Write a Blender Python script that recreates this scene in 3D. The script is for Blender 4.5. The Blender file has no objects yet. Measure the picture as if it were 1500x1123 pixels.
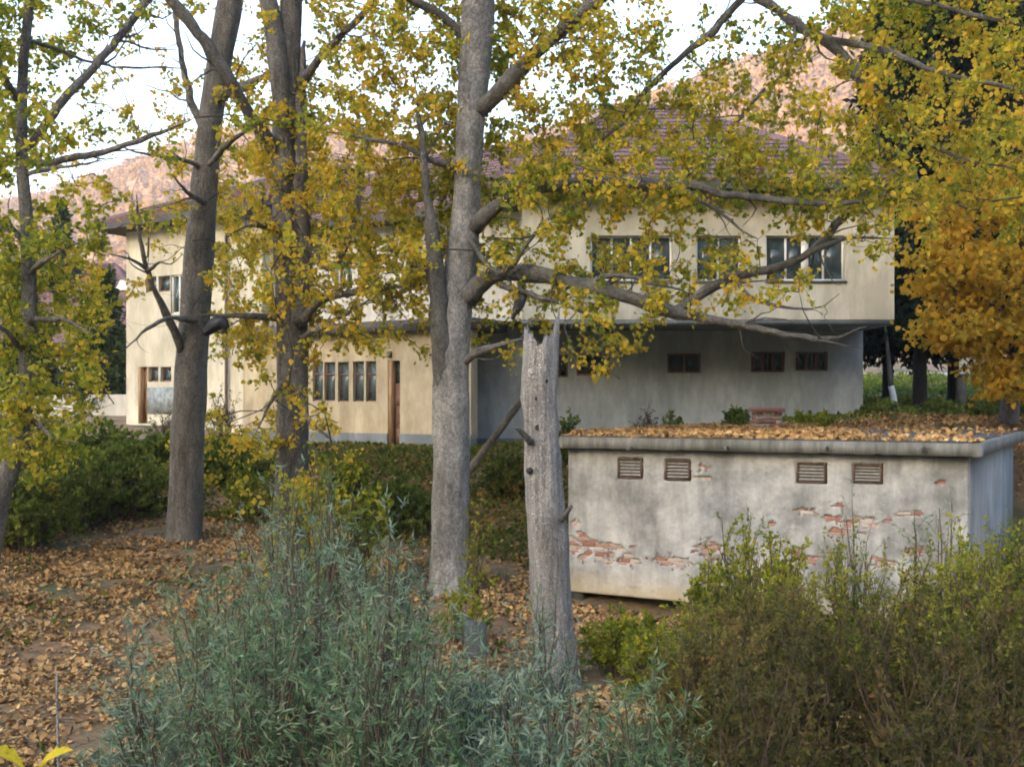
import bpy, math, random
import numpy as np
from mathutils import Vector, noise as mnoise

random.seed(7)
rng = np.random.default_rng(7)
SC = bpy.context.scene
COL = SC.collection

# ------------------------------------------------------------------ camera, sky, sun, exposure
F, CX, HY, EYE = 1600.0, 750.0, 592.0, 3.2          # focal length in photo pixels, centre column, horizon row, eye height
cam = bpy.data.cameras.new('camera'); camo = bpy.data.objects.new('camera', cam); COL.objects.link(camo)
camo.location = (0, 0, EYE); camo.rotation_euler = (math.pi/2, 0, 0)
cam.sensor_width = 36; cam.lens = 36*F/1500; cam.shift_y = (HY-561.5)/1500
cam.clip_start = 0.1; cam.clip_end = 6000
SC.camera = camo

SUN_EL, SUN_ROT = math.radians(15), math.radians(214)
world = bpy.data.worlds.new('World'); SC.world = world; world.use_nodes = True
wn = world.node_tree; wn.nodes.clear()
sky = wn.nodes.new('ShaderNodeTexSky'); sky.sky_type = 'NISHITA'; sky.sun_disc = False
sky.sun_elevation = SUN_EL; sky.sun_rotation = SUN_ROT
sky.air_density = 1.0; sky.dust_density = 3.0; sky.ozone_density = 1.0
hs = wn.nodes.new('ShaderNodeHueSaturation'); hs.inputs['Saturation'].default_value = 1.1
bg = wn.nodes.new('ShaderNodeBackground'); bg.inputs['Strength'].default_value = 0.15
wo = wn.nodes.new('ShaderNodeOutputWorld')
wn.links.new(sky.outputs[0], hs.inputs['Color']); wn.links.new(hs.outputs[0], bg.inputs['Color']); wn.links.new(bg.outputs[0], wo.inputs[0])

sd = Vector((math.sin(SUN_ROT)*math.cos(SUN_EL), math.cos(SUN_ROT)*math.cos(SUN_EL), math.sin(SUN_EL)))
sl = bpy.data.lights.new('sun', 'SUN'); sl.energy = 2.6; sl.angle = math.radians(0.5); sl.color = (1.0, 0.80, 0.62)
so = bpy.data.objects.new('sun', sl); COL.objects.link(so); so.location = (-60, -80, 90)
so.rotation_euler = (-sd).to_track_quat('-Z', 'Y').to_euler()

vs = SC.view_settings
vs.view_transform = 'Standard'; vs.look = 'None'; vs.gamma = 1.0; vs.use_curve_mapping = False
vs.exposure = 2.75
SC.cycles.use_denoising = True; SC.cycles.filter_width = 1.9
SC.cycles.max_bounces = 4; SC.cycles.transparent_max_bounces = 12

# ------------------------------------------------------------------ helpers
def px(x, y, d):
    return np.array([(x-CX)/F*d, d, EYE-(y-HY)/F*d])

WL = {}
def mk(name, V, groups, mat, parent=None, smooth=False, kind=None):
    V = np.asarray(V, dtype=np.float64).reshape(-1, 3)
    if parent is not None: V = V-WL[parent.name]
    me = bpy.data.meshes.new(name)
    idx, tot = [], []
    for g in groups:
        if isinstance(g, np.ndarray):
            if len(g): idx.append(g.ravel()); tot.append(np.full(len(g), g.shape[1], dtype=np.int32))
        else:
            for f in g: idx.append(np.array(f)); tot.append(np.array([len(f)], dtype=np.int32))
    idx = np.concatenate(idx).astype(np.int32); tot = np.concatenate(tot)
    me.vertices.add(len(V)); me.vertices.foreach_set('co', V.ravel().astype(np.float32))
    me.loops.add(len(idx)); me.loops.foreach_set('vertex_index', idx)
    me.polygons.add(len(tot)); st = np.concatenate([[0], np.cumsum(tot)[:-1]]).astype(np.int32)
    me.polygons.foreach_set('loop_start', st); me.polygons.foreach_set('loop_total', tot)
    if smooth: me.polygons.foreach_set('use_smooth', np.ones(len(tot), dtype=bool))
    me.update(calc_edges=True)
    if mat: me.materials.append(mat)
    o = bpy.data.objects.new(name, me); COL.objects.link(o)
    if parent is not None: o.parent = parent
    WL[o.name] = WL[parent.name] if parent is not None else np.zeros(3)
    if kind: o['kind'] = kind
    return o

def thing(name, loc, label, cat, group=None):
    o = bpy.data.objects.new(name, None); COL.objects.link(o); o.location = tuple(loc); o.empty_display_size = 0.3
    WL[o.name] = np.array(loc, dtype=float)
    o['label'] = label; o['category'] = cat
    if group: o['group'] = group
    return o
def tag(o, label, cat, group=None):
    o['label'] = label; o['category'] = cat
    if group: o['group'] = group
    return o

class MB:
    def __init__(s): s.V = []; s.Fc = []
    def add(s, vs_, fs):
        b = len(s.V); s.V += [tuple(v) for v in vs_]; s.Fc += [tuple(i+b for i in f) for f in fs]; return s
    def obox(s, o, u, v, w):
        o, u, v, w = (np.asarray(a, float) for a in (o, u, v, w))
        p = [o, o+u, o+u+v, o+v, o+w, o+u+w, o+u+v+w, o+v+w]
        f = [(0,3,2,1),(4,5,6,7),(0,1,5,4),(1,2,6,5),(2,3,7,6),(3,0,4,7)]
        if np.dot(np.cross(u, v), w) < 0: f = [q[::-1] for q in f]
        return s.add(p, f)
    def quad(s, a, b, c, d): return s.add([a, b, c, d], [(0,1,2,3)])
    def build(s, name, mat, parent=None, smooth=False, kind=None):
        return mk(name, s.V, [s.Fc], mat, parent, smooth, kind)

def catmull(P, step=0.2):
    P = np.asarray(P, float); n = len(P); out = []
    ext = np.vstack([2*P[0]-P[1], P, 2*P[-1]-P[-2]])
    for i in range(n-1):
        p0, p1, p2, p3 = ext[i:i+4]
        k = max(2, int(np.linalg.norm((p2-p1)[:3])/step))
        for t in np.linspace(0, 1, k, endpoint=False):
            out.append(0.5*((2*p1)+(-p0+p2)*t+(2*p0-5*p1+4*p2-p3)*t*t+(-p0+3*p1-3*p2+p3)*t**3))
    out.append(P[-1]); return np.array(out)

def tube(path4, sides=14, rough=0.05, fq=3.0, flare=0.0, knots=0, seed=0):
    """path4: (N,4) points and radius, smoothed"""
    n = len(path4); P = path4[:, :3]; R = path4[:, 3]
    T = np.gradient(P, axis=0); T /= np.linalg.norm(T, axis=1)[:, None]+1e-9
    ref = np.array([0.3, 1, 0.1]) if abs(T[0, 2]) > .5 else np.array([0, 0, 1.0])
    A = np.cross(T, ref); A /= np.linalg.norm(A, axis=1)[:, None]+1e-9
    B = np.cross(T, A)
    L = np.concatenate([[0], np.cumsum(np.linalg.norm(np.diff(P, axis=0), axis=1))])
    V = np.zeros((n, sides, 3))
    kr = np.random.default_rng(seed+5)
    kn = [(kr.uniform(.1, .9)*L[-1], kr.uniform(0, 6.28)) for _ in range(knots)]
    for i in range(n):
        for s in range(sides):
            a = 2*math.pi*s/sides
            q = mnoise.noise((math.cos(a)*fq+seed, math.sin(a)*fq, L[i]*0.8))
            q2 = mnoise.noise((math.cos(a)*fq*3+seed, math.sin(a)*fq*3, L[i]*2.2))
            r = R[i]*(1+rough*q*1.6+rough*q2)
            for (kl, ka) in kn:
                d2 = ((L[i]-kl)/0.16)**2+((math.atan2(math.sin(a-ka), math.cos(a-ka)))/0.5)**2
                if d2 < 6: r += R[i]*0.16*math.exp(-d2)
            if flare: r *= 1+flare*math.exp(-L[i]/0.25)*(1+.6*math.sin(a*3+seed))
            V[i, s] = P[i]+r*(math.cos(a)*A[i]+math.sin(a)*B[i])
    V = V.reshape(-1, 3); i = np.arange(n-1)[:, None]*sides; s = np.arange(sides)[None, :]; s1 = (s+1) % sides
    Q = np.stack([i+s, i+s1, i+sides+s1, i+sides+s], -1).reshape(-1, 4)
    V = np.vstack([V, P[0], P[-1]]); c0, c1 = n*sides, n*sides+1
    caps = np.array([[c0, (k+1) % sides, k] for k in range(sides)]+[[c1, (n-1)*sides+k, (n-1)*sides+(k+1) % sides] for k in range(sides)])
    return V, [Q, caps]

def tubes_batch(P, R, sides=3):
    """P (N,K,3) R (N,K)"""
    N, K = P.shape[:2]
    T = np.gradient(P, axis=1); T /= np.linalg.norm(T, axis=2)[..., None]+1e-9
    ref = np.where(np.abs(T[..., 2:3]) > .8, np.array([1., 0, 0]), np.array([0, 0, 1.]))
    A = np.cross(T, ref); A /= np.linalg.norm(A, axis=2)[..., None]+1e-9
    B = np.cross(T, A)
    a = 2*np.pi*np.arange(sides)/sides
    V = P[:, :, None]+R[:, :, None, None]*(np.cos(a)[:, None]*A[:, :, None]+np.sin(a)[:, None]*B[:, :, None])
    b = (np.arange(N)*K*sides)[:, None, None]; i = (np.arange(K-1)*sides)[None, :, None]; s = np.arange(sides)[None, None]; s1 = (s+1) % sides
    Q = np.stack([b+i+s, b+i+s1, b+i+sides+s1, b+i+sides+s], -1).reshape(-1, 4)
    return V.reshape(-1, 3), Q

def unit(a): return a/(np.linalg.norm(a, axis=-1)[..., None]+1e-9)
def leaves_batch(P, D, L, W, broad=True, fold=0.25, g=rng):
    n = len(P); D = unit(D); X = g.normal(size=(n, 3)); S = unit(np.cross(D, X)); Nn = np.cross(S, D)
    L = np.asarray(L)[:, None]; W = np.asarray(W)[:, None]
    bend = g.uniform(-.25, .25, (n, 1))
    if broad:
        c = [P, P+D*L*.25+S*W*.5+Nn*W*fold, P+D*L*.62+S*W*.42+Nn*W*fold*.8, P+D*L+Nn*L*bend,
             P+D*L*.62-S*W*.42+Nn*W*fold*.8, P+D*L*.25-S*W*.5+Nn*W*fold]
        V = np.stack(c, 1).reshape(-1, 3); b = (np.arange(n)*6)[:, None]
        Q = np.concatenate([b+np.array([[0, 1, 2, 3]]), b+np.array([[0, 3, 4, 5]])], 1).reshape(-1, 4)
    else:
        c = [P, P+D*L*.45+S*W*.5+Nn*L*bend*.5, P+D*L+Nn*L*bend*.3, P+D*L*.45-S*W*.5+Nn*L*bend*.5]
        V = np.stack(c, 1).reshape(-1, 3); Q = (np.arange(n)*4)[:, None]+np.array([[0, 1, 2, 3]])
    return V, Q

# ------------------------------------------------------------------ materials
def newmat(name):
    m = bpy.data.materials.new(name); m.use_nodes = True; nt = m.node_tree
    b = nt.nodes['Principled BSDF']; return m, nt, b
def ramp(nt, stops, interp='LINEAR'):
    r = nt.nodes.new('ShaderNodeValToRGB'); e = r.color_ramp.elements; r.color_ramp.interpolation = interp
    while len(e) < len(stops): e.new(0.5)
    for i, (p, c) in enumerate(stops): e[i].position = p; e[i].color = (*c, 1)
    return r
def tex_noise(nt, scale, detail=4, rough=.6, vec=None):
    t = nt.nodes.new('ShaderNodeTexNoise'); t.inputs['Scale'].default_value = scale; t.inputs['Detail'].default_value = detail
    t.inputs['Roughness'].default_value = rough
    if vec is not None: nt.links.new(vec, t.inputs['Vector'])
    return t
def coords(nt, scale=(1, 1, 1), kind='Object'):
    tc = nt.nodes.new('ShaderNodeTexCoord'); mp = nt.nodes.new('ShaderNodeMapping'); mp.inputs['Scale'].default_value = scale
    nt.links.new(tc.outputs[kind], mp.inputs['Vector']); return mp.outputs[0]
def bump(nt, b, h, strength=.3, dist=.02):
    bp = nt.nodes.new('ShaderNodeBump'); bp.inputs['Strength'].default_value = strength; bp.inputs['Distance'].default_value = dist
    nt.links.new(h, bp.inputs['Height']); nt.links.new(bp.outputs[0], b.inputs['Normal'])

def plaster(name, base, stain, scale=.8, amt=(.35, .7), streak=True, rough=.9):
    m, nt, b = newmat(name); b.inputs['Roughness'].default_value = rough
    n1 = tex_noise(nt, scale, 6, .65, coords(nt))
    r1 = ramp(nt, [(amt[0], stain), (amt[1], base)]); nt.links.new(n1.outputs['Fac'], r1.inputs['Fac'])
    col = r1.outputs[0]
    if streak:
        n2 = tex_noise(nt, 1.1, 7, .7, coords(nt, (1.3, 1.3, .45)))
        r2 = ramp(nt, [(.42, tuple(.72*c for c in base)), (.62, (1, 1, 1))])
        nt.links.new(n2.outputs['Fac'], r2.inputs['Fac'])
        mx = nt.nodes.new('ShaderNodeMixRGB'); mx.blend_type = 'MULTIPLY'; mx.inputs[0].default_value = .48
        nt.links.new(col, mx.inputs[1]); nt.links.new(r2.outputs[0], mx.inputs[2]); col = mx.outputs[0]
    nt.links.new(col, b.inputs['Base Color'])
    n3 = tex_noise(nt, 40, 4, .6, coords(nt)); bump(nt, b, n3.outputs['Fac'], .25, .01)
    return m

def simple(name, c, rough=.7, var=.25, scale=6, metal=0, sc=(1, 1, 1)):
    m, nt, b = newmat(name); b.inputs['Roughness'].default_value = rough; b.inputs['Metallic'].default_value = metal
    n1 = tex_noise(nt, scale, 5, .6, coords(nt, sc))
    r1 = ramp(nt, [(.3, tuple(x*(1-var) for x in c)), (.7, tuple(min(1, x*(1+var)) for x in c))])
    nt.links.new(n1.outputs['Fac'], r1.inputs['Fac']); nt.links.new(r1.outputs[0], b.inputs['Base Color'])
    bump(nt, b, n1.outputs['Fac'], .2, .01)
    return m

def bark(name, dark, light, zs=.22, scale=9, strength=.8, blotch=.5):
    m, nt, b = newmat(name); b.inputs['Roughness'].default_value = .95
    n1 = tex_noise(nt, scale, 8, .75, coords(nt, (1, 1, zs)))
    n2 = tex_noise(nt, 1.4, 5, .65, coords(nt, (1, 1, .55)))
    vo = nt.nodes.new('ShaderNodeTexVoronoi'); vo.feature = 'DISTANCE_TO_EDGE'; vo.inputs['Scale'].default_value = scale*1.3
    wv = nt.nodes.new('ShaderNodeVectorMath'); wv.operation = 'ADD'
    nw = tex_noise(nt, 3, 3, .6, coords(nt)); nt.links.new(coords(nt, (1, 1, zs)), wv.inputs[0]); nt.links.new(nw.outputs['Color'], wv.inputs[1]); nt.links.new(wv.outputs[0], vo.inputs['Vector'])
    mr = nt.nodes.new('ShaderNodeMapRange'); mr.inputs[1].default_value = 0; mr.inputs[2].default_value = .16; mr.inputs[3].default_value = .55; mr.inputs[4].default_value = 1
    nt.links.new(vo.outputs['Distance'], mr.inputs[0])
    ad = nt.nodes.new('ShaderNodeMath'); ad.operation = 'MULTIPLY_ADD'; ad.inputs[1].default_value = blotch
    nt.links.new(n2.outputs['Fac'], ad.inputs[0])
    ml = nt.nodes.new('ShaderNodeMath'); ml.operation = 'MULTIPLY'; ml.inputs[1].default_value = 1-blotch
    nt.links.new(n1.outputs['Fac'], ml.inputs[0]); nt.links.new(ml.outputs[0], ad.inputs[2])
    mid = tuple((a_+c)/2 for a_, c in zip(dark, light))
    r1 = ramp(nt, [(.38, dark), (.5, mid), (.62, light)]); nt.links.new(ad.outputs[0], r1.inputs['Fac'])
    mx = nt.nodes.new('ShaderNodeMixRGB'); mx.blend_type = 'MULTIPLY'; mx.inputs[0].default_value = 1
    nt.links.new(r1.outputs[0], mx.inputs[1]); nt.links.new(mr.outputs[0], mx.inputs[2]); nt.links.new(mx.outputs[0], b.inputs['Base Color'])
    h = nt.nodes.new('ShaderNodeMath'); h.operation = 'ADD'; nt.links.new(n1.outputs['Fac'], h.inputs[0]); nt.links.new(mr.outputs[0], h.inputs[1])
    bump(nt, b, h.outputs[0], strength, .04)
    return m

def leafmat(name, stops, patch=.5, pscale=.9, trans=.35, rough=.65):
    """per-leaf colour from Random Per Island with broad patches of one hue"""
    m = bpy.data.materials.new(name); m.use_nodes = True; nt = m.node_tree; nt.nodes.clear()
    geo = nt.nodes.new('ShaderNodeNewGeometry')
    n1 = tex_noise(nt, pscale, 2, .5, coords(nt))
    a = nt.nodes.new('ShaderNodeMath'); a.operation = 'MULTIPLY'; a.inputs[1].default_value = 1-patch
    nt.links.new(geo.outputs['Random Per Island'], a.inputs[0])
    st = nt.nodes.new('ShaderNodeMapRange'); st.inputs[1].default_value = .28; st.inputs[2].default_value = .72
    st.inputs[3].default_value = 0; st.inputs[4].default_value = patch
    nt.links.new(n1.outputs['Fac'], st.inputs[0])
    ad = nt.nodes.new('ShaderNodeMath'); ad.operation = 'ADD'
    nt.links.new(a.outputs[0], ad.inputs[0]); nt.links.new(st.outputs[0], ad.inputs[1])
    r = ramp(nt, stops); nt.links.new(ad.outputs[0], r.inputs['Fac'])
    p = nt.nodes.new('ShaderNodeBsdfDiffuse'); p.inputs['Roughness'].default_value = rough
    nt.links.new(r.outputs[0], p.inputs['Color'])
    t = nt.nodes.new('ShaderNodeBsdfTranslucent'); nt.links.new(r.outputs[0], t.inputs['Color'])
    mx = nt.nodes.new('ShaderNodeMixShader'); mx.inputs[0].default_value = trans
    nt.links.new(p.outputs[0], mx.inputs[1]); nt.links.new(t.outputs[0], mx.inputs[2])
    o = nt.nodes.new('ShaderNodeOutputMaterial'); nt.links.new(mx.outputs[0], o.inputs[0])
    return m

def glassmat(name, tint, mixf=.55):
    m = bpy.data.materials.new(name); m.use_nodes = True; nt = m.node_tree; nt.nodes.clear()
    tr = nt.nodes.new('ShaderNodeBsdfTransparent'); tr.inputs[0].default_value = (*tint, 1)
    gl = nt.nodes.new('ShaderNodeBsdfGlossy'); gl.inputs['Roughness'].default_value = .08; gl.inputs['Color'].default_value = (.75, .82, .85, 1)
    df = nt.nodes.new('ShaderNodeBsdfDiffuse'); df.inputs[0].default_value = (.10, .14, .15, 1)
    m1 = nt.nodes.new('ShaderNodeMixShader'); m1.inputs[0].default_value = mixf
    fr = nt.nodes.new('ShaderNodeFresnel'); fr.inputs[0].default_value = 1.5
    m2 = nt.nodes.new('ShaderNodeMixShader'); o = nt.nodes.new('ShaderNodeOutputMaterial')
    nt.links.new(tr.outputs[0], m1.inputs[1]); nt.links.new(df.outputs[0], m1.inputs[2])
    nt.links.new(fr.outputs[0], m2.inputs[0]); nt.links.new(m1.outputs[0], m2.inputs[1]); nt.links.new(gl.outputs[0], m2.inputs[2])
    nt.links.new(m2.outputs[0], o.inputs[0]); return m

M = {}
M['cream'] = plaster('cream_plaster', (.58, .56, .46), (.47, .45, .37), .55, (.3, .62))
M['pale'] = plaster('pale_plaster', (.58, .57, .52), (.48, .48, .46), .7)
M['yellow'] = plaster('yellow_plaster', (.46, .40, .275), (.33, .29, .205), .6, (.3, .62))
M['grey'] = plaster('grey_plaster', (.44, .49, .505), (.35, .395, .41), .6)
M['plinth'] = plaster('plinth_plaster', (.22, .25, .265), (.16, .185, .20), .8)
M['concrete'] = plaster('concrete', (.165, .165, .15), (.085, .09, .08), 1.1)
def slab_mat():
    m, nt, b = newmat('cast_concrete_edge'); b.inputs['Roughness'].default_value = .9
    n1 = tex_noise(nt, 3.0, 6, .7, coords(nt, (2.5, 2.5, .5))); n2 = tex_noise(nt, .9, 4, .6, coords(nt))
    r1 = ramp(nt, [(.32, (.09, .092, .082)), (.5, (.16, .162, .15)), (.68, (.245, .245, .23))]); r2 = ramp(nt, [(.35, (.6, .62, .58)), (.62, (1, 1, 1))])
    nt.links.new(n1.outputs['Fac'], r1.inputs['Fac']); nt.links.new(n2.outputs['Fac'], r2.inputs['Fac'])
    mx = nt.nodes.new('ShaderNodeMixRGB'); mx.blend_type = 'MULTIPLY'; mx.inputs[0].default_value = .9
    nt.links.new(r1.outputs[0], mx.inputs[1]); nt.links.new(r2.outputs[0], mx.inputs[2]); nt.links.new(mx.outputs[0], b.inputs['Base Color']); return m
M['slab'] = slab_mat()
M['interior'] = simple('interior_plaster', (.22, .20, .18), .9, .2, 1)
M['white_paint'] = simple('white_paint', (.68, .68, .64), .6, .15, 5)
M['old_wood'] = simple('brown_painted_wood', (.16, .085, .06), .75, .35, 9, sc=(1, 1, .25))
M['jamb_wood'] = simple('ochre_painted_wood', (.26, .16, .075), .75, .3, 9, sc=(1, 1, .25))
M['fascia'] = simple('dark_eave_board', (.06, .055, .055), .8, .3, 4)
M['rust'] = simple('rusty_iron', (.10, .065, .05), .85, .4, 12)
M['iron'] = simple('grey_iron', (.13, .13, .125), .7, .3, 12)
M['slat'] = simple('grey_slat', (.24, .235, .22), .7, .3, 12)
M['black'] = simple('vent_gap_dark', (.01, .01, .01), .9, .2, 4)  # near-black put in for the shade behind the vent slats
M['felt'] = simple('roof_felt', (.07, .075, .08), .85, .35, 2)
M['glass'] = glassmat('window_glass', (.55, .68, .70), .35)
M['milky'] = glassmat('dusty_glass', (.5, .5, .5), .6)
M['pipe'] = simple('drainpipe_metal', (.10, .075, .06), .6, .3, 4)
M['mosaic'] = simple('blue_grey_panel', (.19, .22, .225), .7, .5, 7)
M['curtain'] = simple('curtain_cloth', (.42, .30, .28), .9, .35, 14, sc=(4, 4, .3))
M['rag'] = simple('dark_plastic', (.018, .022, .035), .45, .4, 8)
M['bluish_wall'] = plaster('bluish_render', (.33, .345, .345), (.23, .245, .25), .8)

def tile_mat():
    m, nt, b = newmat('clay_tiles'); b.inputs['Roughness'].default_value = .85
    n1 = tex_noise(nt, 1.2, 6, .7, coords(nt))
    r1 = ramp(nt, [(.3, (.10, .058, .062)), (.55, (.16, .095, .095)), (.75, (.22, .145, .14))]); nt.links.new(n1.outputs['Fac'], r1.inputs['Fac'])
    nt.links.new(r1.outputs[0], b.inputs['Base Color'])
    w = nt.nodes.new('ShaderNodeTexWave'); w.inputs['Scale'].default_value = 4.2; w.inputs['Distortion'].default_value = .2
    nt.links.new(coords(nt), w.inputs['Vector']); bump(nt, b, w.outputs['Fac'], .5, .04)
    return m
M['tile'] = tile_mat()
def brick_mat():
    m, nt, b = newmat('red_brick'); b.inputs['Roughness'].default_value = .9
    oi = nt.nodes.new('ShaderNodeObjectInfo'); n1 = tex_noise(nt, 18, 5, .7, coords(nt))
    mx = nt.nodes.new('ShaderNodeMath'); mx.operation = 'MULTIPLY_ADD'; mx.inputs[1].default_value = .65
    s2 = nt.nodes.new('ShaderNodeMath'); s2.operation = 'MULTIPLY'; s2.inputs[1].default_value = .4
    nt.links.new(n1.outputs['Fac'], s2.inputs[0]); nt.links.new(oi.outputs['Random'], mx.inputs[0]); nt.links.new(s2.outputs[0], mx.inputs[2])
    r = ramp(nt, [(.1, (.23, .09, .07)), (.4, (.30, .155, .12)), (.58, (.34, .24, .20)), (.75, (.40, .365, .33))])
    nt.links.new(mx.outputs[0], r.inputs['Fac']); nt.links.new(r.outputs[0], b.inputs['Base Color']); bump(nt, b, n1.outputs['Fac'], .5, .01)
    return m
M['brick'] = brick_mat()
M['mortar'] = simple('mortar', (.36, .33, .29), .95, .3, 14)

def shed_plaster():
    m, nt, b = newmat('weathered_shed_plaster'); b.inputs['Roughness'].default_value = .92
    n1 = tex_noise(nt, .9, 8, .68, coords(nt)); r1 = ramp(nt, [(.33, (.15, .157, .155)), (.45, (.27, .28, .278)), (.54, (.385, .395, .39)), (.68, (.51, .52, .515))])
    nt.links.new(n1.outputs['Fac'], r1.inputs['Fac'])
    n2 = tex_noise(nt, 1.7, 6, .65, coords(nt, (1.6, 1.6, .35))); r2 = ramp(nt, [(.36, (.50, .505, .49)), (.58, (1, 1, 1))])
    nt.links.new(n2.outputs['Fac'], r2.inputs['Fac'])
    mx = nt.nodes.new('ShaderNodeMixRGB'); mx.blend_type = 'MULTIPLY'; mx.inputs[0].default_value = .75
    nt.links.new(r1.outputs[0], mx.inputs[1]); nt.links.new(r2.outputs[0], mx.inputs[2])
    # ochre splash-back damp near the foot of the wall, a stain with its own ragged edge
    tc = nt.nodes.new('ShaderNodeTexCoord'); sp = nt.nodes.new('ShaderNodeSeparateXYZ'); nt.links.new(tc.outputs['Object'], sp.inputs[0])
    n3 = tex_noise(nt, 2.5, 5, .6, coords(nt)); ad = nt.nodes.new('ShaderNodeMath'); ad.operation = 'MULTIPLY_ADD'; ad.inputs[1].default_value = .55
    nt.links.new(n3.outputs['Fac'], ad.inputs[0]); nt.links.new(sp.outputs['Z'], ad.inputs[2])
    mr = nt.nodes.new('ShaderNodeMapRange'); mr.inputs[1].default_value = .38; mr.inputs[2].default_value = .72; mr.inputs[3].default_value = .75; mr.inputs[4].default_value = 0
    nt.links.new(ad.outputs[0], mr.inputs[0])
    m2 = nt.nodes.new('ShaderNodeMixRGB'); m2.inputs[2].default_value = (.42, .35, .22, 1)
    nt.links.new(mr.outputs[0], m2.inputs[0]); nt.links.new(mx.outputs[0], m2.inputs[1])
    nt.links.new(m2.outputs[0], b.inputs['Base Color'])
    n4 = tex_noise(nt, 22, 6, .65, coords(nt)); bump(nt, b, n4.outputs['Fac'], .4, .015)
    return m
M['shed'] = shed_plaster()

def ground_mat():
    m, nt, b = newmat('leaf_strewn_soil'); b.inputs['Roughness'].default_value = .95
    n1 = tex_noise(nt, 7, 8, .75, coords(nt)); n2 = tex_noise(nt, .35, 4, .6, coords(nt))
    r1 = ramp(nt, [(.3, (.07, .05, .032)), (.5, (.19, .12, .06)), (.7, (.30, .195, .10))])
    r2 = ramp(nt, [(.3, (.035, .04, .018)), (.5, (.06, .07, .025)), (.7, (.10, .09, .04))])
    nt.links.new(n1.outputs['Fac'], r1.inputs['Fac']); nt.links.new(n1.outputs['Fac'], r2.inputs['Fac'])
    mr = nt.nodes.new('ShaderNodeMapRange'); mr.inputs[1].default_value = .48; mr.inputs[2].default_value = .6
    nt.links.new(n2.outputs['Fac'], mr.inputs[0])
    mx = nt.nodes.new('ShaderNodeMixRGB'); nt.links.new(mr.outputs[0], mx.inputs[0]); nt.links.new(r1.outputs[0], mx.inputs[1]); nt.links.new(r2.outputs[0], mx.inputs[2])
    nt.links.new(mx.outputs[0], b.inputs['Base Color']); bump(nt, b, n1.outputs['Fac'], .7, .06)
    return m
M['ground'] = ground_mat()
M['hill'] = simple('hill_soil', (.16, .10, .06), .95, .4, .02)
M['grass_hill'] = simple('meadow', (.10, .11, .04), .95, .4, .05)
M['road'] = simple('pale_gravel_road', (.36, .35, .33), .95, .15, 2)

M['bark_dark'] = bark('brown_grey_bark', (.075, .069, .061), (.255, .238, .21), .25, 10, .9)
M['bark_light'] = bark('silver_grey_bark', (.11, .11, .105), (.37, .37, .36), .6, 6, .6, .6)
M['bark_limb'] = bark('grey_limb_bark', (.06, .058, .052), (.19, .185, .17), .6, 9, .7)
M['bark_snag'] = bark('bleached_dead_wood', (.19, .18, .17), (.56, .54, .51), .06, 16, 1.0, .4)
M['bark_black'] = bark('dark_conifer_bark', (.015, .013, .012), (.05, .043, .038))
M['twig'] = simple('twig_bark', (0.045, 0.0396, 0.0312), .9, .3, 5)
M['stem'] = simple('shrub_stem', (.085, .062, .04), .9, .35, 5)
M['yl_gold'] = leafmat('gold_poplar_leaves', [(.06, (.17, .23, .035)), (.3, (.40, .39, .05)), (.56, (.65, .49, .055)), (.8, (.76, .51, .055)), (.97, (.62, .35, .05))], .4, .8, .55)
M['yl_olive'] = leafmat('olive_gold_leaves', [(.08, (.14, .22, .035)), (.32, (.31, .345, .045)), (.58, (.57, .46, .055)), (.82, (.76, .52, .055)), (.97, (.62, .36, .05))], .4, .7, .55)
M['yl_green'] = leafmat('yellow_green_leaves', [(.05, (.12, .19, .03)), (.35, (.25, .30, .04)), (.6, (.44, .42, .05)), (.82, (.66, .51, .055)), (.97, (.55, .34, .045))], .4, .8, .55)
M['maple'] = leafmat('orange_maple_leaves', [(.05, (.30, .27, .05)), (.3, (.50, .36, .05)), (.6, (.70, .45, .05)), (.85, (.68, .39, .045)), (.98, (.48, .25, .04))], .35, 1.0, .5)
M['willow'] = leafmat('grey_green_willow_leaves', [(.03, (.06, .13, .075)), (.25, (.12, .21, .13)), (.5, (.20, .30, .215)), (.72, (.33, .395, .315)), (.84, (.20, .24, .09)), (.93, (.24, .20, .085)), (1, (.38, .26, .10))], .35, 2.2, .35)
M['willow2'] = leafmat('green_willow_leaves', [(.05, (.055, .125, .055)), (.35, (.12, .21, .10)), (.62, (.20, .30, .18)), (.8, (.29, .34, .22)), (.9, (.22, .25, .07)), (1, (.29, .21, .08))], .35, 2.2, .35)
M['brownbush'] = leafmat('brown_green_leaves', [(.05, (.055, .072, .022)), (.35, (.12, .138, .036)), (.6, (.19, .165, .05)), (.85, (.215, .12, .065)), (1, (.38, .28, .06))], .5, 1.8, .35)
M['darkbush'] = leafmat('dark_thicket_leaves', [(.05, (.02, .027, .01)), (.4, (.052, .06, .019)), (.7, (.10, .083, .03)), (.9, (.12, .07, .036)), (1, (.28, .21, .05))], .55, 1.6, .25)
M['olivebush'] = leafmat('olive_bush_leaves', [(.05, (.075, .11, .022)), (.4, (.17, .205, .035)), (.7, (.29, .28, .045)), (.95, (.36, .25, .05))], .5, 1.3, .35)
M['ygbush'] = leafmat('yellow_green_bush_leaves', [(.05, (.09, .14, .022)), (.4, (.21, .26, .032)), (.7, (.36, .35, .04)), (.95, (.48, .36, .04))], .4, 1.5, .4)
M['bankbush'] = leafmat('deep_green_bush_leaves', [(.05, (.05, .085, .02)), (.4, (.115, .165, .033)), (.7, (.20, .235, .045)), (.95, (.33, .29, .055))], .5, 1.0, .4)
M['deadweed'] = leafmat('brown_dry_weed', [(.1, (.05, .035, .025)), (.6, (.11, .075, .05)), (.95, (.18, .13, .08))], .4, 1.5, .2)
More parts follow.
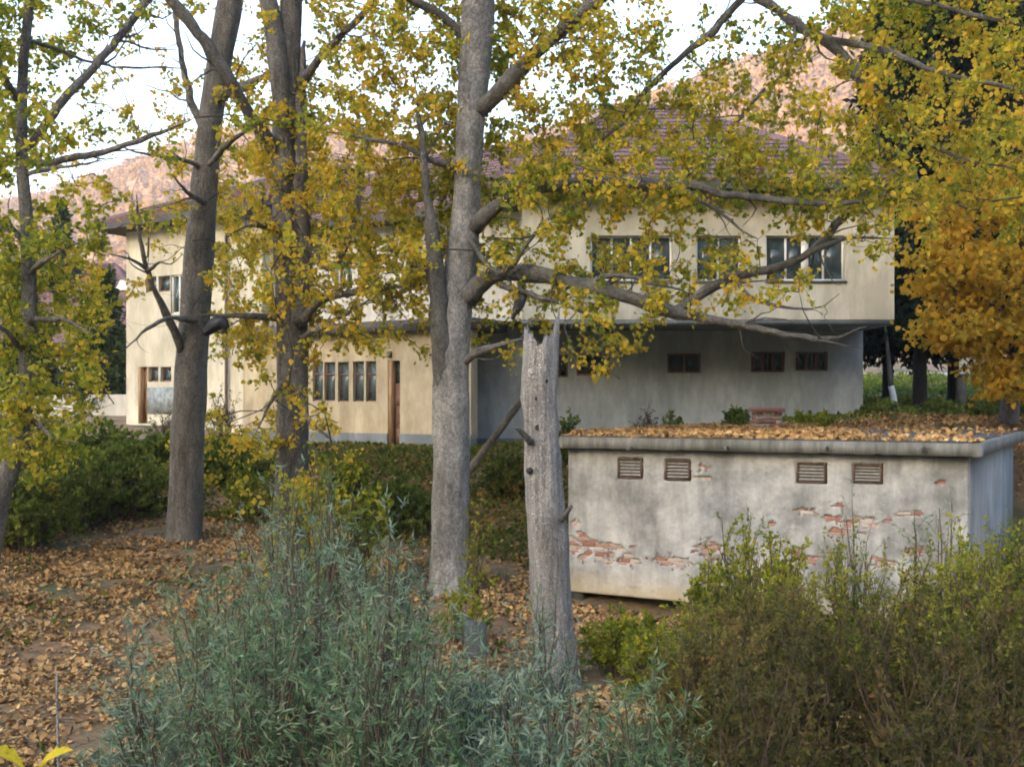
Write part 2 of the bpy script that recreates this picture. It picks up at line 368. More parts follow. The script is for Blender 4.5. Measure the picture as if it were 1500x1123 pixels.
M['ivy'] = leafmat('bank_groundcover', [(.05, (.03, .055, .015)), (.35, (.07, .105, .022)), (.6, (.13, .15, .03)), (.8, (.22, .14, .05)), (.95, (.32, .18, .06))], .4, .9, .2)
M['litter'] = leafmat('fallen_leaves', [(.03, (.08, .058, .038)), (.22, (.20, .13, .07)), (.45, (.37, .235, .11)), (.7, (.52, .335, .15)), (.9, (.58, .43, .21)), (.99, (.64, .56, .40))], .4, .9, .05, .8)
M['spruce'] = leafmat('dark_spruce_needles', [(.05, (.010, .018, .012)), (.5, (.02, .033, .02)), (.95, (.035, .05, .028))], .4, .4, .05)
M['thuja'] = leafmat('dull_green_conifer', [(.05, (.025, .045, .02)), (.5, (.05, .08, .03)), (.95, (.09, .11, .035))], .4, .4, .1)
M['forest'] = leafmat('autumn_forest', [(.08, (.16, .125, .12)), (.25, (.28, .175, .11)), (.4, (.19, .15, .145)), (.55, (.37, .205, .10)), (.7, (.40, .245, .11)), (.82, (.22, .165, .155)), (.95, (.10, .12, .08))], .86, .085, .55, .95)
M['yellowleaf'] = leafmat('big_yellow_leaf', [(.15, (.30, .20, .03)), (.3, (.50, .38, .03)), (.6, (.60, .47, .04)), (.85, (.48, .43, .05))], .9, 28, .35)

# ------------------------------------------------------------------ ground
SA = np.array([.74, 18.3]); SB = np.array([6.5, 15.1]); SU = (SB-SA)/np.linalg.norm(SB-SA); SN = np.array([-SU[1], SU[0]]); SLEN = float(np.linalg.norm(SB-SA)); SDEP = 8.0
def sstep(t): t = np.clip(t, 0, 1); return t*t*(3-2*t)
def vnoise(x, y, s, seed=0):
    return np.sin(x*s+1.7*np.sin(y*s*.7+seed)+seed)*np.cos(y*s*1.13+1.3*np.sin(x*s*.61+seed*2))
def H(x, y):
    x = np.asarray(x, float); y = np.asarray(y, float)
    v = (x-SA[0])*SN[0]+(y-SA[1])*SN[1]
    low = np.where(y < 18, .1+.09*(y-18), .1+.13*(y-18)); low = np.maximum(low, -2.2)
    high = 2.0+.085*np.clip(x+1, 0, 11)+.08*np.clip(-x-5, 0, 9)
    uq = (x-SA[0])*SU[0]+(y-SA[1])*SU[1]; kr = sstep((uq-SLEN+1.3)/.8)
    z = low+(high-low)*sstep((v-.5-6.3*kr)/(6.3-3.0*kr))
    z = z-.28*np.exp(-(v/1.3)**2)*sstep((x+.6)/1.2)*sstep((8.5-x)/1.5)
    z = z+.07*np.clip(y-34, 0, 60)*sstep((x-7)/9)
    z = z+.05*vnoise(x, y, 1.1)+.10*vnoise(x, y, .35, 2)*sstep((v+6)/8)
    uq = (x-SA[0])*SU[0]+(y-SA[1])*SU[1]
    return np.where((v > .3) & (v < SDEP-.1) & (uq > .1) & (uq < SLEN-.1), np.minimum(z, 2.1), z)
def G0(x, y):                                  # what a plant or thing stands on: the ground, or the shed's roof
    x = np.asarray(x, float); y = np.asarray(y, float); v = (x-SA[0])*SN[0]+(y-SA[1])*SN[1]; uq = (x-SA[0])*SU[0]+(y-SA[1])*SU[1]
    return np.where((v > .3) & (v < SDEP) & (uq > .05) & (uq < SLEN-.05), 2.67, H(x, y))
def grow(a, b, dense, far, k=1.18):
    c = list(np.arange(a, b+1e-6, dense)); s = dense
    while c[-1] < far: s *= k; c.append(c[-1]+s)
    return c
xs = grow(0, 15, .28, 1500); xs = np.array([-q for q in xs[:0:-1]]+xs)
ys = np.array([-q for q in grow(0, 4, 1.0, 700)[:0:-1]]+[0]+list(np.array(grow(2, 36, .28, 2600))))
gx, gy = np.meshgrid(xs, ys, indexing='ij'); gz = H(gx, gy)
gz = gz-.35*np.clip((np.hypot(gx, gy)-160)/200, 0, 1)*0
nx, ny = len(xs), len(ys); I = np.arange(nx*ny).reshape(nx, ny)
Q = np.stack([I[:-1, :-1], I[1:, :-1], I[1:, 1:], I[:-1, 1:]], -1).reshape(-1, 4)
mk('ground', np.stack([gx, gy, gz], -1), [Q], M['ground'], None, True, 'structure')

# ------------------------------------------------------------------ hills and their woods
def interp(pts, x):
    a = np.array(pts, float); return np.interp(x, a[:, 0], a[:, 1])
def hill(ridge, d_base, d_crest, cols, mat, amp=6):
    R = []
    ts = list(np.linspace(0, 1, 26))+[1.15, 1.4, 1.8, 2.3]
    for c in cols:
        zc = EYE-(interp(ridge, c)-HY)/F*d_crest
        for t in ts:
            d = d_base+(d_crest-d_base)*t; X = (c-CX)/F*d
            prof = sstep(t)*.55+.45*t if t <= 1 else 1-.55*(t-1)
            z = -6+(zc+6)*prof+amp*mnoise.noise((X*.012, d*.012, 1.3))*math.sin(math.pi*min(1, t))
            R.append((X, d, z))
    n, m = len(cols), len(ts); I = np.arange(n*m).reshape(n, m)
    Q = np.stack([I[:-1, :-1], I[1:, :-1], I[1:, 1:], I[:-1, 1:]], -1).reshape(-1, 4)
    return mk('hill', np.array(R), [Q], mat, None, True, 'structure'), np.array(R).reshape(n, m, 3)
hA, gA = hill([(-1500, 380), (-300, 325), (30, 306), (100, 282), (190, 250), (260, 224), (310, 205), (420, 196), (560, 205), (760, 250), (1100, 330)], 330, 720, np.linspace(-1200, 1200, 60), M['hill'])
hB, gB = hill([(500, 330), (700, 240), (850, 188), (1000, 132), (1100, 96), (1190, 62), (1300, 28), (1450, -10), (1700, -60), (2300, -60), (3200, 60)], 300, 620, np.linspace(500, 3200, 70), M['hill'])
# unseen valley side added behind the viewer, shaped to keep the late sun off this place
R = []
for X in np.linspace(-900, 700, 50):
    for t in np.linspace(-1, 1, 22):
        z = -8+190*(1-abs(t)**1.6)+8*mnoise.noise((X*.01, t*2, 4.2)); R.append((X, -380+t*260+.25*X, z))
I = np.arange(50*22).reshape(50, 22); Q = np.stack([I[:-1, :-1], I[1:, :-1], I[1:, 1:], I[:-1, 1:]], -1).reshape(-1, 4)
mk('hill', np.array(R), [Q], M['hill'], None, True, 'structure')

def woods(name, G, n, seed, label, tmax=26):
    g = np.random.default_rng(seed); a, b = G.shape[:2]
    i = g.uniform(0, a-1.001, n); j = (tmax-1.001)*g.uniform(0.02, 1, n)**.75
    i0 = i.astype(int); j0 = j.astype(int); fi = (i-i0)[:, None]; fj = (j-j0)[:, None]
    P = (G[i0, j0]*(1-fi)*(1-fj)+G[i0+1, j0]*fi*(1-fj)+G[i0, j0+1]*(1-fi)*fj+G[i0+1, j0+1]*fi*fj)
    s = g.uniform(1.5, 3.4, (n, 1)); k = 26
    q = unit(g.normal(size=(n, k, 3)))*g.uniform(.35, 1, (n, k, 1))**.6
    c = P[:, None]+q*(s*np.array([1, 1, 1.5]))[:, None]+(np.array([0, 0, 1.])*s*1.3)[:, None]
    T = unit(np.cross(q, g.normal(size=q.shape))); B2 = np.cross(unit(q), T); w = s[:, None]*g.uniform(.26, .5, (n, k, 1))
    V = np.stack([c+T*w, c+B2*w, c-T*w, c-B2*w], 2); Fq = np.arange(n*k*4).reshape(-1, 4)
    o = mk(name, V.reshape(-1, 3), [Fq], M['forest'], None, False, 'stuff'); tag(o, label, 'forest'); return o
woods('forest', gA, 10000, 1, 'sunlit orange and mauve autumn wood on the distant hill at left')
woods('forest', gB, 10000, 2, 'sunlit pinkish autumn wood on the steep distant hill at right')

# ------------------------------------------------------------------ facades
class Facade:
    def __init__(s, a, b):                     # a, b: plan points, a at the left as the camera sees it
        s.a = np.array(a, float); d = np.array(b, float)-s.a; s.len = float(np.linalg.norm(d)); s.u = d/s.len; s.n = np.array([s.u[1], -s.u[0]])
    def P(s, u, z, out=0.):
        q = s.a+s.u*u+s.n*out; return np.array([q[0], q[1], z])
    def hit(s, x, y, out=0.):
        d = np.array([(x-CX)/F, 1.0]); t = np.dot(s.a+s.n*out, s.n)/np.dot(d, s.n)
        p = d*t; return float(np.dot(p-s.a, s.u)), EYE-(y-HY)/F*t
    def rect(s, x0, y0, x1, y1, out=0.):
        u0, za = s.hit(x0, y0, out); u1, zb = s.hit(x1, y0, out); _, zc = s.hit(x0, y1, out); _, zd = s.hit(x1, y1, out)
        return (u0, u1, (zc+zd)/2, (za+zb)/2)
    def box(s, mb, u0, u1, z0, z1, o0, o1):
        mb.obox(s.P(u0, z0, o0), s.P(u1, z0, o0)-s.P(u0, z0, o0), s.P(u0, z0, o1)-s.P(u0, z0, o0), (0, 0, z1-z0)); return mb
    def wall(s, name, mat, parent, u0, u1, z0, z1, ops=(), th=.3, out=0.):
        us = sorted({u0, u1, *[v for o in ops for v in o[:2]]}); zs = sorted({z0, z1, *[v for o in ops for v in o[2:4]]})
        def solid(i, j):
            if i < 0 or j < 0 or i >= len(us)-1 or j >= len(zs)-1: return False
            cu, cz = (us[i]+us[i+1])/2, (zs[j]+zs[j+1])/2
            return not any(o[0] < cu < o[1] and o[2] < cz < o[3] for o in ops)
        mb = MB()
        for i in range(len(us)-1):
            for j in range(len(zs)-1):
                if not solid(i, j): continue
                a, b, c, d = us[i], us[i+1], zs[j], zs[j+1]
                mb.quad(s.P(a, c, out), s.P(b, c, out), s.P(b, d, out), s.P(a, d, out))
                mb.quad(s.P(b, c, out-th), s.P(a, c, out-th), s.P(a, d, out-th), s.P(b, d, out-th))
                if not solid(i-1, j): mb.quad(s.P(a, c, out-th), s.P(a, c, out), s.P(a, d, out), s.P(a, d, out-th))
                if not solid(i+1, j): mb.quad(s.P(b, c, out), s.P(b, c, out-th), s.P(b, d, out-th), s.P(b, d, out))
                if not solid(i, j-1): mb.quad(s.P(a, c, out-th), s.P(b, c, out-th), s.P(b, c, out), s.P(a, c, out))
                if not solid(i, j+1): mb.quad(s.P(a, d, out), s.P(b, d, out), s.P(b, d, out-th), s.P(a, d, out-th))
        return mb.build(name, mat, parent)
    def window(s, parent, r, panes, fmat, gmat, out=-.12, fw=.05, bars=0, sill=None, transom=None, curtain=False):
        u0, u1, z0, z1 = r
        f = MB(); s.box(f, u0, u0+fw, z0, z1, out-.06, out); s.box(f, u1-fw, u1, z0, z1, out-.06, out)
        s.box(f, u0+fw, u1-fw, z0, z0+fw, out-.06, out); s.box(f, u0+fw, u1-fw, z1-fw, z1, out-.06, out)
        w = f.build('window', fmat, parent)
        e = np.linspace(u0+fw, u1-fw, panes+1)
        for k in range(panes):
            if k: m = MB(); s.box(m, e[k]-fw*.55, e[k]+fw*.55, z0+fw, z1-fw, out-.055, out+.004); m.build('mullion', fmat, w)
            g = MB(); s.box(g, e[k]+(fw*.55 if k else 0), e[k+1]-(fw*.55 if k < panes-1 else 0), z0+fw, z1-fw, out-.035, out-.029); g.build('pane', gmat, w)
        for k in range(bars):
            m = MB(); uu = u0+(u1-u0)*(k+.5)/bars; s.box(m, uu-.012, uu+.012, z0, z1, out+.03, out+.05); m.build('bar', M['rust'], w)
        if transom: m = MB(); zz = z0+(z1-z0)*transom; s.box(m, u0+fw, u1-fw, zz-.02, zz+.02, out-.058, out+.002); m.build('transom', fmat, w)
        if sill: m = MB(); s.box(m, u0-.04, u1+.04, z0-.05, z0-.002, out-.05, .06); m.build('sill', sill, w)
        if curtain:
            m = MB(); n = 16; q = np.linspace(u0+fw, u1-fw, n)
            for k in range(n-1): m.quad(s.P(q[k], z0, out-.16-.03*(k % 2)), s.P(q[k+1], z0, out-.16-.03*((k+1) % 2)), s.P(q[k+1], z1, out-.16-.03*((k+1) % 2)), s.P(q[k], z1, out-.16-.03*(k % 2)))
            m.build('curtain', M['curtain'], w)
        return w

def tile_plane(mb, a0, a1, b1, b0, n):
    a0, a1, b0, b1 = (np.asarray(q, float) for q in (a0, a1, b0, b1))
    nr = np.cross(a1-a0, b0-a0); nr /= np.linalg.norm(nr)
    if nr[2] < 0: nr = -nr
    for i in range(n):
        t, t2 = i/n, (i+1)/n+.15/n; t2 = min(t2, 1)
        l0, l1 = a0+(b0-a0)*t, a1+(b1-a1)*t; h0, h1 = a0+(b0-a0)*t2, a1+(b1-a1)*t2
        mb.quad(l0+nr*.055, l1+nr*.055, h1+nr*.012, h0+nr*.012); mb.quad(l0, l1, l1+nr*.055, l0+nr*.055)
def hip_roof(parent, c, ze, ridge, zr, n=18, fascia=.22):
    """c: four plan corners anticlockwise from front left; ridge: two plan points left, right"""
    E = [np.array([*q, ze]) for q in c]; r0, r1 = np.array([*ridge[0], zr]), np.array([*ridge[1], zr])
    mb = MB()
    tile_plane(mb, E[0], E[1], r1, r0, n); tile_plane(mb, E[1], E[2], r1, r1, n); tile_plane(mb, E[2], E[3], r0, r1, n); tile_plane(mb, E[3], E[0], r0, r0, n)
    ro = mb.build('roof', M['tile'], parent)
    f = MB(); dn = np.array([0, 0, -fascia])
    for i in range(4): f.quad(E[i]+dn, E[(i+1) % 4]+dn, E[(i+1) % 4], E[i])
    f.quad(E[3]+dn, E[2]+dn, E[1]+dn, E[0]+dn)
    f.build('eave_board', M['fascia'], ro)
    rc = MB()
    for a, b in ((r0, r1), (E[0], r0), (E[1], r1), (E[2], r1), (E[3], r0)):
        d = b-a
        if np.linalg.norm(d) < .1: continue
        s_ = np.cross(d, (0, 0, 1)); s_ = s_/np.linalg.norm(s_)*.14; up = np.array([0, 0, .14])
        rc.add([a-s_, a+s_, a+up, b-s_, b+s_, b+up], [(0, 3, 5, 2), (1, 2, 5, 4), (0, 2, 1), (3, 4, 5)])
    rc.build('ridge_tile', M['tile'], ro)
    return ro

# ------------------------------------------------------------------ main building
bld = thing('building', (4.5, 31, 2.0), 'long two storey building with cream overhanging upper floor and grey lower wall', 'building')
DB = 28.0
fb = Facade((.26, DB), (9.8, DB)); zb0, zb1 = 5.37, 8.72
wins = [(865, 345, 985, 411), (1020, 345, 1086, 411), (1122, 345, 1238, 411)]
ops = [fb.rect(*w) for w in wins]
fb.wall('upper_wall', M['cream'], bld, 0, fb.len, zb0, zb1, ops)
mb = MB(); mb.obox((.26, DB+.3, zb0), (.3, 0, 0), (0, 9.5, 0), (0, 0, zb1-zb0)); mb.obox((9.5, DB+.3, zb0), (.3, 0, 0), (0, 9.5, 0), (0, 0, zb1-zb0)); mb.obox((.56, DB+9.5, zb0), (8.94, 0, 0), (0, .3, 0), (0, 0, zb1-zb0))
mb.build('side_wall', M['cream'], bld)
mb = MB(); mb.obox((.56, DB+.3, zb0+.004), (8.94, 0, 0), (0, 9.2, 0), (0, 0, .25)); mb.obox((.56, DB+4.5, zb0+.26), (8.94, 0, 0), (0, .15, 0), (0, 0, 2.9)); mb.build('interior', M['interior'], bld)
fb.window(bld, ops[0], 4, M['white_paint'], M['glass'], sill=M['plinth'])
fb.window(bld, ops[1], 2, M['white_paint'], M['milky'], sill=M['plinth'])
# third window: left half a casement missing its glass, wide mullion, two panes at right
fb.window(bld, ops[2], 4, M['white_paint'], M['glass'], sill=M['plinth'])
m = MB(); uc = (ops[2][0]+ops[2][1])/2; fb.box(m, uc-.09, uc+.09, ops[2][2]+.05, ops[2][3]-.05, -.11, -.07); m.build('centre_mullion', M['white_paint'], bld)
# grey ground floor, set back under the overhang
fg = Facade((-1.25, 30.5), (9.8, 30.5))
gw = [(806, 520, 832, 552), (845, 519, 894, 550), (978, 517, 1027, 546), (1100, 515, 1150, 545), (1165, 515, 1213, 543)]
gops = [fg.rect(*w) for w in gw]
fg.wall('lower_wall', M['grey'], bld, 0, fg.len, 1.2, 5.36, gops)
for x in (9.5, -1.25): mb = MB(); mb.obox((x, 30.8, 1.2), (.3, 0, 0), (0, 6.7, 0), (0, 0, 4.16)); mb.build('lower_side_wall', M['grey'], bld)
for k, r in enumerate(gops): fg.window(bld, r, 2 if k < 3 else 3, M['old_wood'], M['milky'], out=-.05, fw=.055, bars=5 if k > 2 else 0, curtain=True)
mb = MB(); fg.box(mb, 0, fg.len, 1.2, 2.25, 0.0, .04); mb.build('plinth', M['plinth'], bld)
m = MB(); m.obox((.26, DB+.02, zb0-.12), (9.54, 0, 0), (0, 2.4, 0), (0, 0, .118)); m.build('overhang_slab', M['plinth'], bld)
hip_roof(bld, [(-.5, DB-.75), (10.1, DB-.75), (10.5, DB+10.2), (-.5, DB+10.2)], 8.8, [(3.2, DB+5.4), (5.0, DB+5.4)], 12.2)

# ------------------------------------------------------------------ middle section: yellow ground floor, pale upper floor set back
mid = thing('building', (-4.5, 31.5, 1.9), 'yellow plastered ground floor block with five narrow windows and a half open door', 'building')
fm = Facade((-8.1, 32.9), (-1.07, 28.5))
yw = [(458, 529, 473, 587), (475, 530, 491, 587), (495, 530, 511, 588), (517, 529, 533, 588), (536, 529, 551, 588)]
yops = [fm.rect(*w) for w in yw]; door = fm.rect(568, 528, 586, 657)
fm.wall('lower_wall', M['yellow'], mid, 0, fm.len, 2.33, 5.15, yops+[(door[0], door[1], 2.3, door[3])])
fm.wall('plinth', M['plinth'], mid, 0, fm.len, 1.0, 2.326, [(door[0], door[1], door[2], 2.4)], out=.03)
for r in yops: fm.window(mid, r, 1, M['old_wood'], M['milky'], out=-.08, fw=.03, transom=.68, curtain=True)
d = MB(); fm.box(d, door[0], door[0]+.13, door[2], door[3], -.28, -.02); dr = d.build('door_jamb', M['jamb_wood'], mid)
d = MB(); fm.box(d, door[0]+.14, door[1], door[2]+.02, door[3]-.62, -.2, -.15); dl = d.build('door', M['old_wood'], mid)
d = MB()
for k in range(3): fm.box(d, door[0]+.19, door[1]-.05, door[2]+.15+k*.52, door[2]+.55+k*.52, -.149, -.135)
d.build('door_panel', M['old_wood'], dl)
d = MB(); fm.box(d, door[1]-.09, door[1]-.05, door[2]+.95, door[2]+1.05, -.134, -.08); d.build('handle', M['iron'], dl)
d = MB(); fm.box(d, door[0]+.14, door[1], door[3]-.6, door[3]-.02, -.19, -.184); d.build('fanlight', M['milky'], mid)
u, z = fm.hit(572, 519); d = MB(); fm.box(d, u-.05, u+.05, z-.09, z+.08, 0.002, .11); d.build('door_lamp', M['iron'], mid)
d = MB(); fm.box(d, -.15, fm.len+.1, 5.15, 5.46, -1.6, .35); d.build('roof_edge', M['fascia'], mid)
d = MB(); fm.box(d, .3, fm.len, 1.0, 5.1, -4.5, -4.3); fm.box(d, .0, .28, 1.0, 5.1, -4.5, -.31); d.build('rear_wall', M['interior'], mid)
# pale upper floor
pw = [(492, 372, 516, 425), (588, 372, 618, 425)]
pops = [fm.rect(*w, out=-1.5) for w in pw]
fm.wall('upper_wall', M['pale'], mid, -1.2, fm.len+1.4, 5.46, 8.55, pops, out=-1.5)
for r in pops:
    fm.window(mid, r, 2, M['white_paint'], M['glass'], out=-1.62, fw=.05)
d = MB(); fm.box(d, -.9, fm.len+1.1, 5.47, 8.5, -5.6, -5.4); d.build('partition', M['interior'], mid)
c = [fm.P(-1.6, 0, -.75)[:2], fm.P(fm.len+2.2, 0, -.75)[:2], fm.P(fm.len+2.2, 0, -11)[:2], fm.P(-1.6, 0, -11)[:2]]
hip_roof(mid, c, 8.62, [fm.P(2.0, 0, -6)[:2], fm.P(fm.len-.5, 0, -6)[:2]], 11.4)

# ------------------------------------------------------------------ wing at left
wing = thing('building', (-11, 35.5, 2.6), 'cream side wing with dark eaves and blue grey panel at the far left', 'building')
fw_ = Facade((-13.03, 36.9), (-7.6, 33.25))
WO = [(214, 405, 229, 428), (232, 404, 249, 427), (250, 402, 272, 459), (217, 537, 232, 559), (235, 537, 251, 559), (255, 536, 271, 559), (203, 537, 216, 620)]
wops = [fw_.rect(*w) for w in WO]
fw_.wall('front_wall', M['cream'], wing, 0, fw_.len, 1.8, 9.06, wops)
mb = MB(); fw_.box(mb, 0, .3, 1.8, 9.06, -8.5, -.3); fw_.box(mb, fw_.len-.3, fw_.len, 1.8, 9.06, -8.5, -.3); fw_.box(mb, .3, fw_.len-.3, 1.8, 9.06, -8.5, -8.2); mb.build('side_wall', M['cream'], wing)
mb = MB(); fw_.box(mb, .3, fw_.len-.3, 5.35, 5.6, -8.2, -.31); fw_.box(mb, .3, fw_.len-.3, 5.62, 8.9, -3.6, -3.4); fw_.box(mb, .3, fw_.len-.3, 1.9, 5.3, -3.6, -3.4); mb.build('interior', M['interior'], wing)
fw_.window(wing, wops[0], 1, M['jamb_wood'], M['milky'], out=-.08, fw=.05); fw_.window(wing, wops[1], 1, M['old_wood'], M['milky'], out=-.08, fw=.05)
fw_.window(wing, wops[2], 2, M['white_paint'], M['glass'], out=-.06, fw=.05)
for r in wops[3:6]: fw_.window(wing, r, 1, M['old_wood'], M['milky'], out=-.1, fw=.05, curtain=True)
r = wops[6]; d = MB(); fw_.box(d, r[0], r[0]+.14, r[2], r[3], -.25, .02); fw_.box(d, r[0]+.15, r[1], r[2], r[3], -.2, -.15); d.build('door', M['jamb_wood'], wing)
r = fw_.rect(217, 567, 270, 606); d = MB(); fw_.box(d, r[0], r[1], r[2], r[3], .002, .03); d.build('panel', M['mosaic'], wing)
u, _ = fw_.hit(332, 450, .08)
V, Fg = tube(catmull([[*fw_.P(u, 2.2, .1), .05], [*fw_.P(u, 5, .1), .05], [*fw_.P(u, 9.0, .1), .05]], .6), 8, 0); mk('drainpipe', V, Fg, M['pipe'], wing, True)
d = MB(); d.obox(px(338, 640, 34.6)*[1, 1, 0]+[0, 0, 1.8], (.55, -.1, 0), (.1, .5, 0), (0, 0, 6.6)); d.build('grey_pier', M['pale'], wing)
c = [fw_.P(-.8, 0, .8)[:2], fw_.P(fw_.len+.3, 0, .8)[:2], fw_.P(fw_.len+.3, 0, -9.3)[:2], fw_.P(-.8, 0, -9.3)[:2]]
hip_roof(wing, c, 9.22, [fw_.P(3.0, 0, -4.2)[:2], fw_.P(fw_.len-.4, 0, -4.2)[:2]], 11.2)

# ------------------------------------------------------------------ far houses at left, garden wall
def house(x0, x1, d, z0, ze, zr, dep, wallm, label, sky_n=0):
    X0, X1 = (x0-CX)/F*d, (x1-CX)/F*d
    h = thing('house', ((X0+X1)/2, d, z0), label, 'house')
    f = Facade((X0, d), (X1, d)); L = f.len
    n = max(2, int(L/3)); o = [(L*(k+.5)/n-.5, L*(k+.5)/n+.5, z0+1.0, z0+2.3) for k in range(n)]
    f.wall('front_wall', wallm, h, 0, L, z0-.5, ze, o)
    mb = MB(); f.box(mb, 0, .3, z0-.5, ze, -dep, -.3); f.box(mb, L-.3, L, z0-.5, ze, -dep, -.3); f.box(mb, .3, L-.3, z0-.5, ze, -dep, -dep+.3); mb.build('side_wall', wallm, h)
    for r in o: f.window(h, r, 2, M['white_paint'], M['glass'], fw=.06)
    hip_roof(h, [(X0-.6, d-.6), (X1+.6, d-.6), (X1+.6, d+dep+.6), (X0-.6, d+dep+.6)], ze+.1, [(X0+dep*.4, d+dep*.5), (X1-dep*.4, d+dep*.5)], zr, 14)
    for k in range(sky_n):
        t = .45+.18*k; p0 = np.array([X0+L*(.55+.14*k), d-.6+(dep*.5+.6)*t, ze+.1+(zr-ze-.1)*t+.12])
        s = np.array([0, dep*.5+.6, zr-ze-.1]); s /= np.linalg.norm(s)
        m = MB(); m.obox(p0, (.9, 0, 0), s*.9, (0, 0, .08)); m.build('skylight', M['white_paint'], h)
    return h
house(-60, 230, 58, 2.6, 6.3, 11.2, 10, M['pale'], 'distant house with wide reddish tiled roof and skylights at far left', 2)
gwl = Facade(px(-120, 600, 48)[:2], px(200, 600, 44)[:2])
wl = gwl.wall('garden_wall', M['pale'], None, 0, gwl.len, 1.8, 3.6); tag(wl, 'low pale garden wall left of the cream wing', 'wall')

# ------------------------------------------------------------------ brick and plaster shed with a leaf-covered flat roof
shed = thing('shed', (SA[0], SA[1], 0), 'low flat roofed shed with peeling white plaster and louvred vents', 'shed')
fs = Facade(SA+SN*.22+SU*.12, SB+SN*.22-SU*.2); SL = fs.len; ZB, ZT = .05, 2.45
vents = [fs.rect(*v) for v in ((905, 671, 941, 700), (974, 673, 1011, 703), (1167, 677, 1210, 707), (1249, 679, 1292, 708))]
cell = .03; nu, nz = int(SL/cell), int((ZT-ZB)/cell)
U = np.linspace(0, SL, nu+1); Z = np.linspace(ZB, ZT, nz+1)
patches = [(880, 808, 58, 17), (850, 800, 30, 20), (925, 822, 22, 10), (990, 822, 50, 13), (1040, 806, 28, 18), (842, 765, 8, 5), (1030, 688, 9, 8), (1030, 700, 12, 4), (1185, 748, 22, 6), (1215, 757, 28, 8), (1262, 765, 45, 10), (1225, 738, 12, 6), (1375, 706, 10, 5), (1135, 766, 14, 5), (1330, 752, 22, 6), (1230, 690+90, 40, 6), (1345, 805, 20, 10), (1295, 825, 26, 8), (1180, 815, 40, 10), (1010, 694, 6, 12)]
pt = []
for (x, y, w, h) in patches:
    u, z = fs.hit(x, y); u2, _ = fs.hit(x+w, y); _, z2 = fs.hit(x, y-h); pt.append((u, z, u2-u, z2-z))
hole = np.zeros((nu, nz), bool); broke = np.zeros((nu, nz), bool)
for i in range(nu):
    for j in range(nz):
        u, z = (U[i]+U[i+1])/2, (Z[j]+Z[j+1])/2
        for v in vents:
            if v[0]-.015 < u < v[1]+.015 and v[2]-.015 < z < v[3]+.015: hole[i, j] = True
        q = min(((u-a)/w)**2+((z-b)/h)**2 for a, b, w, h in pt)
        if q < 2.6:
            nn = mnoise.noise((u*6, z*11, 2.1))+.5*mnoise.noise((u*17, z*23, 5.1))
            if q+1.6*nn < .5 and not hole[i, j]: broke[i, j] = True
gone = hole | broke
jit = rng.normal(0, 1, (nu+1, nz+1, 3))*np.array([.006, .004, .005]); jit[0] = jit[-1] = 0; jit[:, 0] = jit[:, -1] = 0
V = np.zeros((2, nu+1, nz+1, 3))
for i in range(nu+1):
    for j in range(nz+1):
        o = jit[i, j, 1]+.012*mnoise.noise((U[i]*1.3, Z[j]*1.3, 7))
        V[0, i, j] = fs.P(U[i]+jit[i, j, 0], Z[j]+jit[i, j, 2], o); V[1, i, j] = fs.P(U[i]+jit[i, j, 0], Z[j]+jit[i, j, 2], -.03)
I = np.arange(2*(nu+1)*(nz+1)).reshape(2, nu+1, nz+1); fc = []
for i in range(nu):
    for j in range(nz):
        if gone[i, j]: continue
        fc.append((I[0, i, j], I[0, i+1, j], I[0, i+1, j+1], I[0, i, j+1]))
        for di, dj, a, b in ((-1, 0, (i, j), (i, j+1)), (1, 0, (i+1, j+1), (i+1, j)), (0, -1, (i+1, j), (i, j)), (0, 1, (i, j+1), (i+1, j+1))):
            ii, jj = i+di, j+dj
            if 0 <= ii < nu and 0 <= jj < nz and not gone[ii, jj]: continue
            fc.append((I[0, a[0], a[1]], I[0, b[0], b[1]], I[1, b[0], b[1]], I[1, a[0], a[1]]))
fw = mk('front_wall', V, [np.array(fc)], M['shed'], shed)
fs.wall('mortar_bed', M['mortar'], fw, 0, SL, ZB+.002, ZT-.002, [(v[0]-.01, v[1]+.01, v[2]-.01, v[3]+.01) for v in vents], th=.2, out=-.026)
br_mesh = None; nb = 0
for row in range(int((ZT-ZB)/.077)):
    for k in range(int(SL/.252)+2):
        bu, bz = (k-(row % 2)*.5)*.252, ZB+.01+row*.077
        i0, i1, j0, j1 = int(max(0, bu)/cell), int((bu+.24)/cell), int((bz-ZB)/cell), int((bz+.065-ZB)/cell)
        if bu < 0 or bu+.24 > SL or not broke[max(0, i0):i1+1, j0:j1+1].any() or hole[max(0, i0):i1+1, j0:j1+1].any(): continue
        if br_mesh is None:
            m = MB(); a = fs.P(0, 0, 0); b = .006
            c8 = [fs.P(x, z, y)-a for y, e in ((-.06, 0), (-.006, 0), (0, b)) for x, z in ((e, e), (.24-e, e), (.24-e, .065-e), (e, .065-e))]
            m.add(c8, [(4, 5, 1, 0), (5, 6, 2, 1), (6, 7, 3, 2), (7, 4, 0, 3), (8, 9, 5, 4), (9, 10, 6, 5), (10, 11, 7, 6), (11, 8, 4, 7), (8, 11, 10, 9)])
            m.Fc = [f[::-1] for f in m.Fc]; m.Fc[-1] = m.Fc[-1][::-1]; m.Fc[-1] = m.Fc[-1][::-1]
            WL['_o'] = np.zeros(3); ob = m.build('brick', M['brick']); br_mesh = ob.data; bpy.data.objects.remove(ob)
        o = bpy.data.objects.new('brick', br_mesh); COL.objects.link(o); o.parent = fw
        o.location = tuple(fs.P(bu, bz, -.013+random.uniform(-.010, .006))-WL[fw.name]); nb += 1
